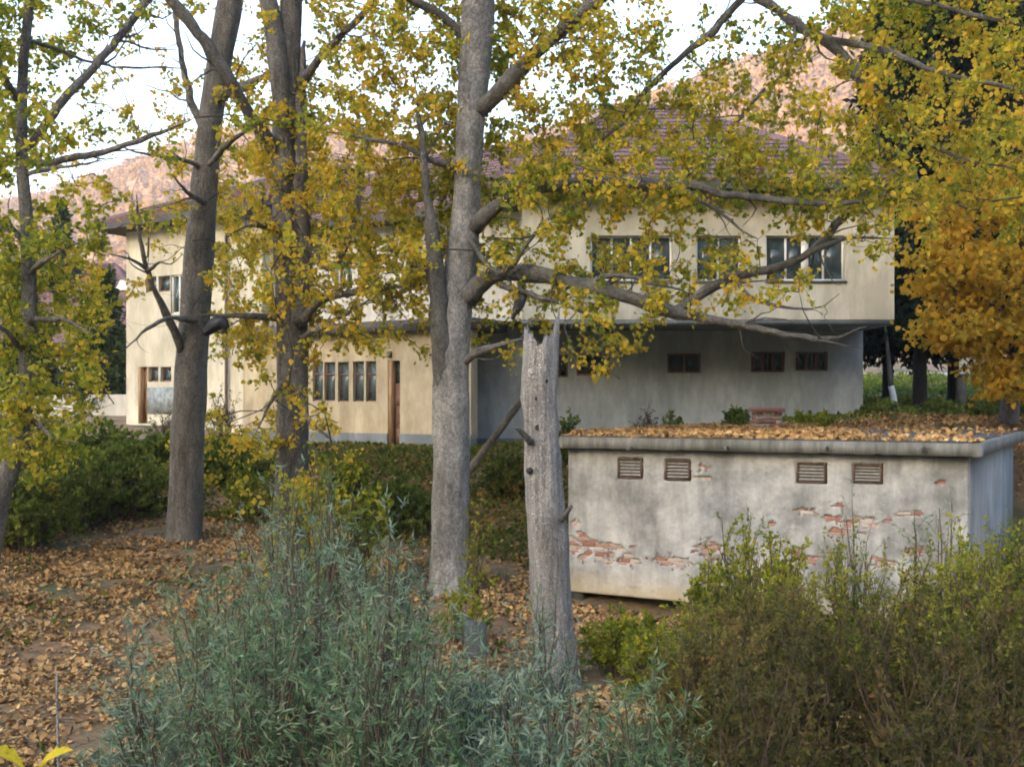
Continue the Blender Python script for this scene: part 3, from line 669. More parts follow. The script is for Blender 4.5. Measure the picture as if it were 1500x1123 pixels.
def vent(r):
    u0, u1, z0, z1 = r; t = .03
    f = MB(); fs.box(f, u0, u0+t, z0, z1, -.1, .015); fs.box(f, u1-t, u1, z0, z1, -.1, .015); fs.box(f, u0+t, u1-t, z0, z0+t*.7, -.1, .014); fs.box(f, u0+t, u1-t, z1-t, z1, -.1, .016)
    v = f.build('vent', M['rust'], shed)
    b = MB(); fs.box(b, u0, u1, z0, z1, -.13, -.105); b.build('vent_shade_back', M['black'], v)  # black sheet painting the dark gaps between the slats
    n = 5
    for k in range(n):
        zz = z0+t+(z1-z0-2*t)*(k+.2)/n; hgt = (z1-z0-2*t)/n*.62
        s = MB(); s.add([fs.P(u0+t, zz, .004), fs.P(u1-t, zz, .004), fs.P(u1-t, zz+hgt, -.06), fs.P(u0+t, zz+hgt, -.06), fs.P(u0+t, zz+.006, .004), fs.P(u1-t, zz+.006, .004), fs.P(u1-t, zz+hgt+.006, -.06), fs.P(u0+t, zz+hgt+.006, -.06)],
              [(0, 1, 5, 4), (4, 5, 6, 7), (3, 2, 1, 0)]); s.build('slat', M['slat'], v)
for v in vents: vent(v)
# other walls, recessed foot, slab
mb = MB(); fs.box(mb, SL-.25, SL-.002, -1.2, ZT+.018, -SDEP+.5, -.031); mb.build('side_wall', M['bluish_wall'], shed)
mb = MB(); fs.box(mb, .0, .25, -1.2, ZT+.018, -SDEP+.5, -.031); fs.box(mb, .25, SL-.25, -1.2, ZT+.018, -SDEP+.5, -SDEP+.75); mb.build('rear_wall', M['concrete'], shed)
mb = MB(); fs.box(mb, .05, SL-.252, -1.2, ZB-.001, -.7, -.45); mb.build('footing', M['felt'], shed)  # dark colour here deepens the shade of the gap under the wall
mb = MB(); fs.box(mb, .252, SL-.252, ZB, ZB+.06, -.44, -.23); mb.build('ground_beam', M['concrete'], shed)
fr = Facade(SA, SB); n = 90; g = np.random.default_rng(77); V = []; fc = []
def slab_ring(p, nrm, inn):
    lo = 2.47+max(0, g.normal(0, .006))+(.02 if g.random() < .05 else 0); hi = 2.655-max(0, g.normal(0, .004)); o = g.normal(0, .0025)
    return [(*(p+inn*.3), 2.472), (*(p+nrm*o), lo), (*(p+nrm*o), hi), (*(p+inn*.02+nrm*o), 2.657), (*(p+inn*.35), 2.657)]
loop = [(SA+SU*SLEN*k/n, -SN, SN) for k in range(n)]+[(SB, (SU-SN)/1.414, (SN-SU)), ]+[(SB+SN*SDEP*k/n, SU, -SU) for k in range(1, n)]+[(SB+SN*SDEP, (SU+SN)/1.414, (-SN-SU))]
loop += [(SB+SN*SDEP-SU*SLEN*k/20, SN, -SN) for k in range(1, 20)]+[(SA+SN*SDEP, (SN-SU)/1.414, SU-SN)]+[(SA+SN*SDEP*(1-k/20), -SU, SU) for k in range(1, 20)]
loop[0] = (SA, (-SU-SN)/1.414, SU+SN)
for p, a_, b_ in loop: V += slab_ring(p, a_, b_)
m_ = len(loop)
for k in range(m_):
    a_, b_ = 5*k, 5*((k+1) % m_)
    for q in range(4): fc.append((a_+q, b_+q, b_+q+1, a_+q+1))
fc.append(tuple(5*k+4 for k in range(m_))); fc.append(tuple(5*k for k in range(m_))[::-1])
slab = mk('roof_slab', V, [fc], M['slab'], shed)
mb = MB(); fr.box(mb, .06, fr.len-.14, 2.66, 2.675, -SDEP+.05, -.05); mb.build('roof_felt', M['felt'], shed)
for x in (925, 1065, 1211, 1352):
    u, z = fr.hit(x, 658); d = MB(); fr.box(d, u-.02, u+.02, z, z+.05, .001, .12); fr.box(d, u-.035, u+.035, z-.01, z+.0, .03, .12); d.build('spout', M['iron'], slab)
# small brick chimney behind the shed
cz = 2.675; cx0, cy0 = 4.78, 21.3; ctop = EYE-(597-HY)/F*cy0; zlow = cz+.001
ch = thing('brick_chimney', (cx0, cy0, cz), 'small square brick chimney stub with wider cap on the shed roof', 'chimney')
rows = int((ctop-zlow-.08)/.077)
for rw in range(rows):
    z = ctop-.08-.077*(rw+1)
    for (ox, oy, lx, ly) in (((0, 0, .24, .115), (.25, 0, .24, .115), (0, .125, .115, .24), (.375, .125, .115, .24), (0, .375, .24, .115), (.25, .375, .24, .115)) if rw % 2 else ((0, 0, .115, .24), (.125, 0, .24, .115), (.375, 0, .115, .24), (0, .25, .115, .24), (.125, .375, .24, .115), (.375, .25, .115, .24))):
        m = MB(); m.obox((cx0+ox, cy0+oy, z), (lx, 0, 0), (0, ly, 0), (0, 0, .066)); m.build('brick', M['brick'], ch)
m = MB(); m.obox((cx0+.01, cy0+.01, zlow), (.47, 0, 0), (0, .47, 0), (0, 0, ctop-.085-zlow)); m.build('mortar_core', M['mortar'], ch)
m = MB(); m.obox((cx0-.05, cy0-.05, ctop-.08), (.59, 0, 0), (0, .59, 0), (0, 0, .08)); m.build('cap', M['brick'], ch)

# ------------------------------------------------------------------ trees of the foreground: trunks and limbs
TREES = []
def ptree(name, label, cat, barkm, leafm, trunk, limbs, sides=26, rough=.06, knots=0, flare=.15, seed=1, group=None, limbm=None):
    """trunk, limbs: rows of (column, row, distance, width in photo pixels) turned into points at their real distance"""
    def conv(rows): return np.array([[*px(x, y, d), w*.5*d/F] for x, y, d, w in rows])
    tp = conv(trunk); base = tp[0].copy(); base[2] = H(base[0], base[1]); tp[0, 2] = base[2]-.15
    t = thing(name, base[:3], label, cat, group)
    path = catmull(tp, .13); V, Fg = tube(path, sides, rough, 2.5, flare, knots, seed)
    tr = mk('trunk', V, Fg, barkm, t, True)
    pts = [path[path[:, 2] > base[2]+3]]; side = []
    for k, L in enumerate(limbs):
        lp = catmull(conv(L), .12); g = np.random.default_rng(seed*31+k); nn = len(lp)
        wob = np.cumsum(g.normal(0, 1, (nn, 3)), 0); wob -= np.linspace(0, 1, nn)[:, None]*wob[-1]; lp[:, :3] += wob*.012
        lp[:, 3] *= 1+.12*np.interp(np.arange(nn), np.arange(0, nn+3, 3), g.normal(0, 1, len(np.arange(0, nn+3, 3)))); lp[:, 3] *= np.minimum(1, .35+(nn-1-np.arange(nn))/10); lp[:, 3] = np.maximum(lp[:, 3], .006)
        V, Fg = tube(lp, 12, .11, 2.5, 0, max(0, nn//14), seed+k); mk('limb', V, Fg, limbm or barkm, t, True); pts.append(lp)
        for q in range(max(2, nn//5)):                # side branches, kinked and tapering
            i = int(nn*g.uniform(.25, .98)); i = min(i, nn-2); tg = unit(lp[i+1, :3]-lp[i, :3]); d = unit(tg*.8+g.normal(0, .75, 3)+[0, 0, .15]); Lb = g.uniform(.45, 1.5); p = lp[i, :3].copy(); rb = float(np.clip(lp[i, 3]*.42, .007, .022)); bp = [[*p, rb]]
            for w in range(6): d = unit(d+g.normal(0, .28, 3)+[0, 0, .03]); p = p+d*Lb/6; bp.append([*p, rb*(1-.14*(w+1))])
            side.append(bp); pts.append(np.array(bp))
    if side: sb = np.array(side); V, Q = tubes_batch(sb[:, :, :3], sb[:, :, 3], 6); mk('side_branch', V, [Q], limbm or barkm, t, True, 'stuff')
    TREES.append(dict(obj=t, pts=np.vstack(pts), leaf=leafm, sprays=[])); return t

ptree('poplar_tree', 'slim leaning tree with yellow green leaves at the left edge', 'tree', M['bark_dark'], M['yl_green'],
  [(-40, 850, 15.5, 35.9), (-4, 745, 15.5, 31.2), (28, 640, 15.6, 26.5), (42, 500, 15.8, 23.4), (40, 340, 16, 18.7), (32, 230, 16, 17.2), (34, 100, 16, 14.0), (46, -40, 16, 12.5), (50, -300, 16, 6.2)],
  [[(36, 235, 16, 12), (70, 240, 16, 11), (150, 225, 15.8, 9), (225, 200, 15.5, 7), (285, 172, 15.2, 4)],
   [(38, 215, 16, 13), (105, 140, 16.3, 13), (160, 75, 16.6, 11), (222, -4, 17, 9), (300, -120, 17, 5)],
   [(42, 258, 16, 8), (80, 248, 15.4, 7), (150, 236, 15, 4)],
   [(30, 150, 16, 12), (8, 110, 15.6, 11), (-20, 40, 15.2, 9), (-60, -80, 15, 5)],
   [(42, 400, 15.9, 9), (90, 370, 15.3, 7), (140, 350, 15, 3)], [(42, 470, 15.8, 9), (90, 470, 15.2, 7), (135, 490, 14.8, 4)],
   [(40, 520, 15.8, 9), (0, 480, 15.2, 7), (-60, 470, 15, 4)], [(34, 610, 15.6, 9), (80, 640, 15, 6), (120, 650, 14.8, 3)], [(34, 350, 16, 9), (0, 330, 16.5, 7), (-50, 320, 17, 4)],
   [(32, 60, 16, 8), (80, 70, 16.3, 6), (150, 95, 16.6, 4), (270, 100, 17, 3)]], seed=3, rough=.05)
ptree('poplar_tree', 'tall straight brown barked tree left of centre standing in fallen leaves', 'tree', M['bark_dark'], M['yl_gold'],
  [(268, 792, 21.5, 54.6), (272, 740, 21.5, 49.3), (277, 600, 21.5, 47.5), (286, 450, 21.5, 44.0), (297, 300, 21.5, 38.7), (308, 180, 21.5, 35.2), (322, 90, 21.5, 35.2), (342, -30, 21.5, 35.2), (365, -260, 21.5, 22.9), (380, -500, 21.5, 10.6)],
  [[(268, 512, 21.3, 15), (240, 450, 20.8, 10), (212, 392, 20.4, 8), (202, 330, 20.2, 6), (200, 285, 20, 4)],
   [(214, 395, 20.4, 8), (190, 380, 20.2, 6), (152, 368, 20, 3)], [(216, 398, 20.4, 6), (235, 385, 20.2, 5), (252, 388, 20, 4), (268, 372, 20, 3)],
   [(318, 140, 21.4, 20), (345, 128, 20.8, 16), (372, 118, 20.2, 13), (396, 104, 19.8, 10)],
   [(288, 468, 21.3, 9), (250, 464, 20.6, 8), (212, 482, 20.2, 6), (185, 510, 20, 3)],
   [(305, 200, 21.4, 14), (280, 140, 21.6, 10), (262, 60, 22, 8), (250, -40, 22, 5)],
   [(300, 250, 21.4, 10), (270, 235, 21, 7), (210, 225, 20.5, 4), (165, 208, 20, 3)],
   [(300, 296, 21.3, 10), (278, 284, 20.6, 8), (250, 255, 20, 5)], [(305, 240, 21.3, 10), (340, 210, 20.5, 8), (380, 180, 20, 5)],
   [(335, 0, 21.4, 14), (390, -60, 21, 10), (470, -130, 20.4, 6)], [(345, -90, 21.4, 14), (280, -170, 21, 9), (200, -220, 20.4, 5)]], seed=7)
ptree('poplar_tree', 'twin stemmed grey tree rising behind the pale green willow bush', 'tree', M['bark_dark'], M['yl_gold'],
  [(424, 850, 19, 52.1), (426, 760, 19, 47.0), (428, 600, 19, 45.4), (428, 480, 19, 45.4), (424, 380, 19, 42.0), (418, 260, 19, 40.3), (420, 170, 19, 38.6), (424, 80, 19, 33.6), (428, -30, 19, 30.2), (440, -300, 19, 16.8)],
  [[(425, 262, 18.9, 26), (410, 150, 18.8, 30), (400, 70, 18.8, 28), (384, -10, 18.8, 26), (350, -160, 18.8, 16), (330, -330, 18.6, 8)],
   [(440, 470, 18.8, 30), (446, 400, 18.7, 24), (446, 330, 18.7, 20), (442, 240, 18.7, 18), (440, 150, 18.8, 16), (446, 60, 18.8, 12)],
   [(404, 225, 18.9, 18), (372, 180, 18.5, 17), (335, 118, 18.2, 17), (303, 66, 18, 17), (248, -6, 17.8, 14), (180, -110, 17.6, 8)],
   [(442, 476, 18.8, 19), (462, 446, 18.5, 14), (500, 432, 18.2, 10), (560, 424, 18, 9), (610, 420, 17.8, 5)],
   [(410, 468, 18.8, 10), (370, 466, 18.4, 9), (320, 463, 18.2, 7), (285, 462, 18, 4)],
   [(440, 496, 18.8, 10), (475, 478, 18.3, 8), (520, 452, 18, 6), (545, 430, 18, 3)],
   [(445, 350, 18.8, 14), (490, 390, 18.3, 10), (520, 330, 18, 10), (534, 260, 18, 8), (540, 190, 17.8, 5)],
   [(442, 120, 18.8, 14), (480, 70, 18.5, 10), (540, 10, 18, 8), (600, -60, 18, 4)],
   [(430, 560, 18.8, 10), (450, 610, 18.2, 7), (480, 640, 18, 5), (500, 655, 17.8, 3)], [(415, 560, 18.8, 8), (390, 600, 18.4, 6), (370, 640, 18.2, 3)],
   [(410, 340, 18.8, 10), (370, 330, 18.2, 8), (330, 350, 18, 5)]], seed=12, rough=.08)
ptree('poplar_tree', 'largest silver grey tree in the centre with long limbs reaching right', 'tree', M['bark_light'], M['yl_olive'],
  [(658, 875, 17.9, 62), (659, 800, 17.9, 54), (661, 700, 17.9, 53), (661, 600, 17.9, 54), (661, 540, 17.9, 52), (668, 450, 17.9, 46), (678, 370, 17.9, 45), (684, 280, 17.9, 39), (690, 180, 17.9, 40), (696, 90, 17.9, 44), (702, -20, 17.9, 46), (712, -250, 17.9, 30), (720, -500, 17.9, 14)],
  [[(660, 640, 17.9, 24), (655, 585, 17.85, 32), (648, 535, 17.8, 32), (643, 490, 17.75, 28), (638, 420, 17.7, 25), (632, 340, 17.6, 21), (620, 280, 17.5, 13), (612, 200, 17.4, 9), (608, 120, 17.4, 6)],
   [(704, 162, 17.8, 26), (735, 132, 17.6, 25), (800, 68, 17.2, 22), (880, -4, 16.8, 19), (1000, -110, 16.4, 10)],
   [(692, 335, 17.8, 26), (725, 304, 17.6, 24), (780, 282, 17.3, 20), (870, 272, 17, 16), (980, 270, 16.7, 15), (1060, 285, 16.5, 12), (1140, 296, 16.4, 10), (1230, 300, 16.2, 7), (1310, 285, 16, 4)],
   [(684, 440, 17.8, 34), (712, 412, 17.7, 30), (755, 399, 17.5, 24), (820, 405, 17.3, 22), (900, 425, 17.1, 20), (985, 455, 17, 20), (1060, 470, 16.8, 13), (1150, 492, 16.6, 10), (1215, 495, 16.5, 8), (1270, 478, 16.4, 4)],
   [(988, 456, 17, 16), (1030, 428, 17.2, 14), (1080, 400, 17.4, 14), (1145, 385, 17.5, 13), (1190, 362, 17.6, 11), (1230, 318, 17.7, 11), (1260, 285, 17.8, 8), (1300, 230, 18, 4)],
   [(865, 412, 17.2, 9), (900, 402, 17, 8), (960, 415, 16.8, 6), (1020, 432, 16.6, 4)],
   [(735, 418, 17.5, 10), (775, 430, 17.2, 7), (830, 445, 17, 6), (870, 465, 16.8, 4)],
   [(995, 275, 16.7, 8), (1040, 300, 16.5, 7), (1085, 335, 16.4, 5), (1110, 350, 16.3, 3)],
   [(1165, 380, 17.5, 8), (1240, 352, 17.2, 7), (1310, 350, 17, 4)], [(1070, 400, 17.4, 7), (1110, 440, 17, 6), (1190, 452, 16.8, 4), (1230, 430, 16.8, 3)],
   [(715, -220, 17.9, 26), (880, -180, 17.4, 22), (1020, -70, 17, 18), (1110, -5, 16.8, 17), (1185, 45, 16.6, 15), (1245, 90, 16.5, 12), (1275, 150, 16.4, 8), (1290, 230, 16.3, 5)],
   [(1185, 45, 16.6, 12), (1290, 70, 16.2, 9), (1400, 110, 15.9, 7), (1500, 130, 15.6, 5), (1600, 180, 15.4, 3)],
   [(1110, -5, 16.8, 12), (1230, -20, 16.6, 10), (1380, 10, 16.4, 8), (1520, 40, 16.2, 5)],
   [(1095, -12, 17.2, 11), (1050, 38, 17.3, 11), (1000, 82, 17.4, 10), (960, 120, 17.5, 8), (900, 190, 17.6, 6), (840, 235, 17.6, 4)],
   [(1120, 130, 17.2, 6), (1080, 180, 17.2, 6), (1050, 210, 17.2, 5), (1030, 240, 17.1, 3)],
   [(690, 60, 17.9, 16), (640, 20, 17.6, 12), (580, -10, 17.4, 9), (520, -60, 17.2, 6)], [(682, 250, 17.9, 12), (640, 235, 17.6, 10), (590, 215, 17.4, 7), (520, 200, 17.2, 5), (470, 190, 17, 3)],
   [(680, 530, 17.8, 13), (700, 512, 17.5, 11), (735, 502, 17.2, 9), (770, 497, 17, 7)],
   [(688, 350, 17.6, 7), (740, 400, 17.3, 6), (800, 330, 17, 6), (860, 290, 17, 4)], [(1245, 90, 16.5, 8), (1330, 180, 16.3, 7), (1420, 230, 16.2, 5), (1500, 250, 16, 3)]], sides=34, rough=.06, knots=9, seed=21, limbm=M['bark_limb'])

# the broken snag
def snag():
    rows = [(822, 1020, 13.6, 62), (815, 950, 13.6, 59), (806, 850, 13.6, 58), (800, 760, 13.6, 55), (795, 680, 13.6, 52), (791, 600, 13.6, 49), (791, 540, 13.6, 50), (794, 503, 13.6, 49)]
    tp = np.array([[*px(x, y, d), w*.5*d/F] for x, y, d, w in rows]); base = tp[0].copy(); base[2] = H(base[0], base[1]); tp[0, 2] = base[2]-.2
    t = thing('dead_tree_trunk', base[:3], 'bleached dead tree trunk broken off with a jagged top beside the shed', 'tree trunk')
    path = catmull(tp, .07); S = 48; V, Fg = tube(path, S, .085, 4.5, .08, 5, 33)
    V = V.copy(); n = len(path); ctr = path[-1, :3]
    for s in range(S):
        i = (n-1)*S+s; a = 2*math.pi*s/S; v = V[i]
        side = (v[0]-ctr[0])/path[-1, 3]
        h = .10+.07*mnoise.noise((s*.9, 1.2, 3))+.05*math.sin(s*2.4)
        if side > .72: h += .30*(side-.6)/.4
        if -.5 < side < .05: h -= .13
        if side < -.8: h += .06
        V[i, 2] += h
        V[i-S, 2] += h*.4
    V[-1, 2] -= .25                                   # hollow rotten heart
    mk('trunk', V, Fg, M['bark_snag'], t, True)
    for k in range(6):                                 # splinters standing on the break
        a = random.uniform(0, 6.28); r = path[-1, 3]*.75; p = ctr+np.array([math.cos(a)*r, math.sin(a)*r, -.05]); hgt = random.uniform(.1, .22)
        m = MB(); m.add([p+[-.02, -.01, 0], p+[.02, -.01, 0], p+[0, .02, 0], p+[.005, 0, hgt]], [(0, 1, 3), (1, 2, 3), (2, 0, 3)]); m.build('splinter', M['bark_snag'], t)
    for (rw) in ([(822, 762, 13.4, 9), (830, 752, 13.3, 7), (837, 740, 13.25, 5)], [(778, 648, 13.4, 12), (766, 635, 13.3, 9), (756, 626, 13.2, 5)]):
        lp = catmull(np.array([[*px(x, y, d), w*.5*d/F] for x, y, d, w in rw]), .05); V, Fg = tube(lp, 8, .1); mk('branch_stub', V, Fg, M['bark_dark'], t, True)
    for (x, y, w) in ((800, 558, 5), (788, 584, 7), (790, 626, 10), (776, 690, 7)):   # knot holes, rimmed
        c = px(x, y, 13.35); r = w*13.4/F
        c = c+np.array([0, .045, 0]); P = [[*(c+np.array([0, .10, 0])), r*.8], [*(c+np.array([0, .02, 0])), r*.7], [*c, r*.5]]
        V, Fg = tube(np.array(P), 10, .15, 2); mk('knot', V, Fg, M['bark_black'], t, True)
    return t
snag()

# leaning dead pole behind the snag
lp = catmull(np.array([[*px(x, y, d), w*.5*d/F] for x, y, d, w in [(676, 705, 19.6, 12), (700, 672, 19.6, 12), (738, 622, 19.4, 10), (770, 578, 19.2, 9), (800, 545, 19, 5)]]), .15)
lp[0, 2] = min(lp[0, 2], H(lp[0, 0], lp[0, 1])-.05)
V, Fg = tube(lp, 10, .1); o = mk('fallen_branch', V, Fg, M['bark_dark'], None, True); tag(o, 'grey dead branch leaning up behind the broken trunk', 'branch')

# ------------------------------------------------------------------ crowns: sprays of leaves grown out of the limbs
GRID = [  # leaf density of the crowns seen from the viewer's side, 75 photo pixels a cell, starting 300 pixels above the frame and 150 left of it
 "3333333333333333333333333", "4443333455555544444444443", "4443334555666655455566665", "5553334566777765444566776", "4443210356785731135544544", "4442012356775543332344444", "4442124678956876534544444", "4331126789968777777544444", "4654127789853332221211122", "4677114678844543310000000", "4676005552121320000000000", "3563000200000000000000000", "2343013310000000000000000", "1121001200000000000000000"]
allp = np.vstack([np.hstack([t['pts'][:, :3], np.full((len(t['pts']), 1), i), t['pts'][:, 3:4]]) for i, t in enumerate(TREES)])
apx = CX+F*allp[:, 0]/allp[:, 1]; apy = HY-F*(allp[:, 2]-EYE)/allp[:, 1]
T1P = np.array([(380, -500, 21.5), (342, -30, 21.5), (322, 90, 21.5), (308, 180, 21.5), (297, 300, 21.5), (286, 450, 21.5), (277, 600, 21.5), (268, 800, 21.5)])
T3P = np.array([(720, -500, 17.9), (702, -20, 17.9), (690, 180, 17.9), (684, 280, 17.9), (678, 370, 17.9), (668, 450, 17.9), (661, 560, 17.9), (658, 880, 17.9)])
sp = []
for r, rowv in enumerate(GRID):
    for c, ch_ in enumerate(rowv):
        n = int(ch_)*(2.65 if r >= 4 else .8); n = int(n)+(random.random() < n-int(n))
        for _ in range(n):
            x = -150+75*(c+random.random()); y = -300+75*(r+random.random())
            dd = (apx-x)**2+(apy-y)**2; w = np.exp(-np.sqrt(dd)/70); w /= w.sum()
            k = rng.choice(len(allp), p=w); d = allp[k, 1]+rng.normal(.55, .75)
            for tp_ in (T1P, T3P):                      # leaves hang beyond the two clear trunks, not in front of them
                if abs(x-np.interp(y, tp_[:, 1], tp_[:, 0])) < 48 and random.random() < .85: d = max(d, tp_[0, 2]+.45+abs(rng.normal(0, .7)))
            sp.append(px(x, y, d))
sp = np.array(sp)
tip_p = allp[:, :3].copy(); tip_t = allp[:, 3].astype(int)
d0 = np.array([np.sqrt(((tip_p-p)**2).sum(1).min()) for p in sp]); order = np.argsort(d0)
cap = len(tip_p)+len(sp)*3; TP = np.zeros((cap, 3)); TT = np.zeros(cap, int); TP[:len(tip_p)] = tip_p; TT[:len(tip_p)] = tip_t; cnt = len(tip_p); base_n = cnt
for k in order:
    p = sp[k]; q = ((TP[:cnt]-p)**2).sum(1); q[base_n:cnt] *= 1.6
    q = q+np.where(TP[:cnt, 2] > p[2]+.5, .15, 0); j = int(q.argmin()); a = TP[j]; L = np.linalg.norm(p-a)
    if L > 4.0: continue
    m1 = a+(p-a)*.35+np.array([0, 0, .08*L])+rng.normal(0, .05*L+.01, 3); m2 = a+(p-a)*.7+np.array([0, 0, .06*L])+rng.normal(0, .05*L+.01, 3)
    pp = np.array([a, m1, m2, p]); TREES[TT[j]]['sprays'].append(pp)
    TP[cnt:cnt+2] = pp[2:]; TT[cnt:cnt+2] = TT[j]; cnt += 2
for T in TREES:
    S = np.array(T['sprays']); n = len(S); Ls = np.linalg.norm(S[:, 3]-S[:, 0], axis=1)
    r0 = np.clip(.006+.006*Ls, .006, .022)
    V, Q = tubes_batch(S, r0[:, None]*np.array([1, .75, .5, .25]), 4); mk('twig', V, [Q], M['twig'], T['obj'], True, 'stuff')
    # side twiglets
    k = 4; idx = np.repeat(np.arange(n), k); t = rng.uniform(.35, 1, len(idx)); A = S[idx, 1]+(S[idx, 3]-S[idx, 1])*((t-.33)/.67).clip(0, 1)[:, None]
    D = unit(rng.normal(size=(len(idx), 3))+unit(S[idx, 3]-S[idx, 0])*.9+np.array([0, 0, -.25])); Lt = rng.uniform(.15, .42, len(idx)); B = A+D*Lt[:, None]
    mid_ = (A+B)/2+rng.normal(0, .03, A.shape); V, Q = tubes_batch(np.stack([A, mid_, B], 1), np.full((len(idx), 3), .004)*np.array([1.2, .9, .5]), 3); mk('twiglet', V, [Q], M['twig'], T['obj'], True, 'stuff')
    nl = 12; ii = np.repeat(np.arange(len(idx)), nl); tt = rng.uniform(.15, 1.1, len(ii))[:, None]
    P = A[ii]+(B[ii]-A[ii])*tt+rng.normal(0, .045, (len(ii), 3))
    D = unit(rng.normal(size=(len(ii), 3))+np.array([0, 0, -.45])); L = rng.uniform(.04, .108, len(ii))
    V, Q = leaves_batch(P, D, L, L*rng.uniform(.75, 1.0, len(ii))); mk('crown', V, [Q], T['leaf'], T['obj'], None, 'stuff')

# ------------------------------------------------------------------ maple at right, spruces behind
def blob_tree(name, label, cat, base, trunk_top, rtr, blobs, leafm, barkm, nspray, leaf_len, per=26, seed=1, spread=.33):
    g = np.random.default_rng(seed); b = np.array([base[0], base[1], float(H(base[0], base[1]))])
    t = thing(name, b, label, cat)
    path = catmull(np.array([[*b-[0, 0, .2], rtr], [*(b*.6+np.array(trunk_top)*.4+[.1, 0, 0]), rtr*.75], [*trunk_top, rtr*.3]]), .25); V, Fg = tube(path, 14, .07, 2, .3); mk('trunk', V, Fg, barkm, t, True)
    P = []
    for (c, r, w) in blobs:
        n = int(nspray*w); q = unit(g.normal(size=(n, 3)))*(g.uniform(.25, 1, (n, 1))**.45); P.append(np.array(c)+q*np.array(r))
    P = np.vstack(P); tp = path[len(path)//4:, :3]
    S = []; 
    for (c, r, w) in blobs:
        a = tp[((tp-np.array(c)-[0, 0, -1])**2).sum(1).argmin()]; e = np.array(c); lp = catmull(np.array([[*a, .07], [*((a+e)/2+[0, 0, .25]), .05], [*e, .02]]), .25); V, Fg = tube(lp, 8, .08); mk('limb', V, Fg, barkm, t, True); tp = np.vstack([tp, lp[:, :3]])
    for p in P:
        a = tp[((tp-p)**2).sum(1).argmin()]; S.append([a, (a+p)/2+g.normal(0, .08, 3)+[0, 0, .06], p])
    S = np.array(S); V, Q = tubes_batch(S, np.full((len(S), 3), .012)*np.array([1, .7, .3]), 3); mk('twig', V, [Q], M['twig'], t, True, 'stuff')
    ii = np.repeat(np.arange(len(P)), per); Pl = P[ii]+g.normal(0, 1, (len(ii), 3))*np.array([spread, spread, spread*.3])
    D = unit(g.normal(size=(len(ii), 3))*[1, 1, .6]+np.array([0, 0, -.4])); L = g.uniform(.65, 1.25, len(ii))*leaf_len
    V, Q = leaves_batch(Pl, D, L, L*.95, g=g); mk('crown', V, [Q], leafm, t, None, 'stuff'); return t
def B(x, y, d, rx, ry, rd, w): c = px(x, y, d); return (tuple(c), (rx*d/F, rd, ry*d/F), w)
mb_ = px(1475, 600, 24)
blob_tree('maple_tree', 'dense orange gold maple in front of dark spruces at the right edge', 'tree', (mb_[0], 24), px(1500, 250, 24), .2,
  [B(1402, 300, 23.5, 70, 55, 1.2, 1.0), B(1470, 300, 24, 80, 70, 1.5, 1.2), B(1390, 400, 23, 52, 55, 1.0, 1.0), B(1460, 420, 23.5, 80, 70, 1.3, 1.4), B(1396, 480, 22.6, 48, 36, .8, .8), B(1490, 510, 23, 70, 55, 1.2, 1.3), B(1560, 400, 24, 70, 160, 1.6, 1.5), B(1480, 565, 22.8, 45, 25, .8, .5), B(1560, 200, 24, 90, 90, 1.6, 1)], M['maple'], M['bark_dark'], 52, .135, 24, 4, .22)

def conifer(name, label, x, d, ytop, ybase, rad, leafm, n_br=150, per=46, clear=.12, seed=1, droop=.35, ll=.34, rtr=.22):
    g = np.random.default_rng(seed); bx = (x-CX)/F*d; z0 = float(H(bx, d)); top = EYE-(ytop-HY)/F*d; hgt = top-z0
    t = thing(name, (bx, d, z0), label, 'tree')
    path = catmull(np.array([[bx, d, z0-.3, rtr], [bx+.05, d, z0+hgt*.4, rtr*.65], [bx, d, top, .03]]), .5); V, Fg = tube(path, 10, .06); mk('trunk', V, Fg, M['bark_black'], t, True)
    h = clear+(1-clear)*g.uniform(0, 1, n_br)**1.15; a = g.uniform(0, 6.283, n_br); R = rad*(1-h)**.75*(.75+.4*g.uniform(0, 1, n_br))*(1.0 if clear > .01 else 1)
    R = np.maximum(R, .15); A = np.stack([np.full(n_br, bx), np.full(n_br, d), z0+hgt*h], 1); dv = np.stack([np.cos(a), np.sin(a), np.zeros(n_br)], 1)
    Bp = A+dv*R[:, None]*.55+np.array([0, 0, -1.])*(R*droop*.35)[:, None]; C = A+dv*R[:, None]+np.array([0, 0, -1.])*(R*droop)[:, None]
    V, Q = tubes_batch(np.stack([A, Bp, C], 1), np.full((n_br, 3), .03)*np.array([1, .6, .2]), 3); mk('branch', V, [Q], M['bark_black'], t, True, 'stuff')
    ii = np.repeat(np.arange(n_br), per); s = g.uniform(.12, 1.03, len(ii))[:, None]
    P = np.where(s < .55, A[ii]+(Bp[ii]-A[ii])*s/.55, Bp[ii]+(C[ii]-Bp[ii])*(s-.55)/.45)+g.normal(0, .10, (len(ii), 3))*(.4+R[ii]/rad)[:, None]*[1.6, 1.6, .7]
    D = unit(dv[ii]*.5+g.normal(0, .7, (len(ii), 3))+np.array([0, 0, -.45])); L = g.uniform(.6, 1.3, len(ii))*ll
    V, Q = leaves_batch(P, D, L, L*.42, broad=False, g=g); mk('crown', V, [Q], leafm, t, None, 'stuff'); return t
conifer('spruce_tree', 'dark spruce just right of the cream building corner', 1300, 40, -60, 560, 3.0, M['spruce'], 300, 80, .12, 11, rtr=.2)
conifer('spruce_tree', 'dark spruce with the thickest bare lower trunk behind the maple', 1347, 35, -230, 600, 3.0, M['spruce'], 330, 80, .16, 12, rtr=.23)
conifer('spruce_tree', 'dark spruce trunk right of the thickest one behind the maple', 1396, 38, -260, 600, 3.0, M['spruce'], 330, 80, .17, 13, rtr=.2)
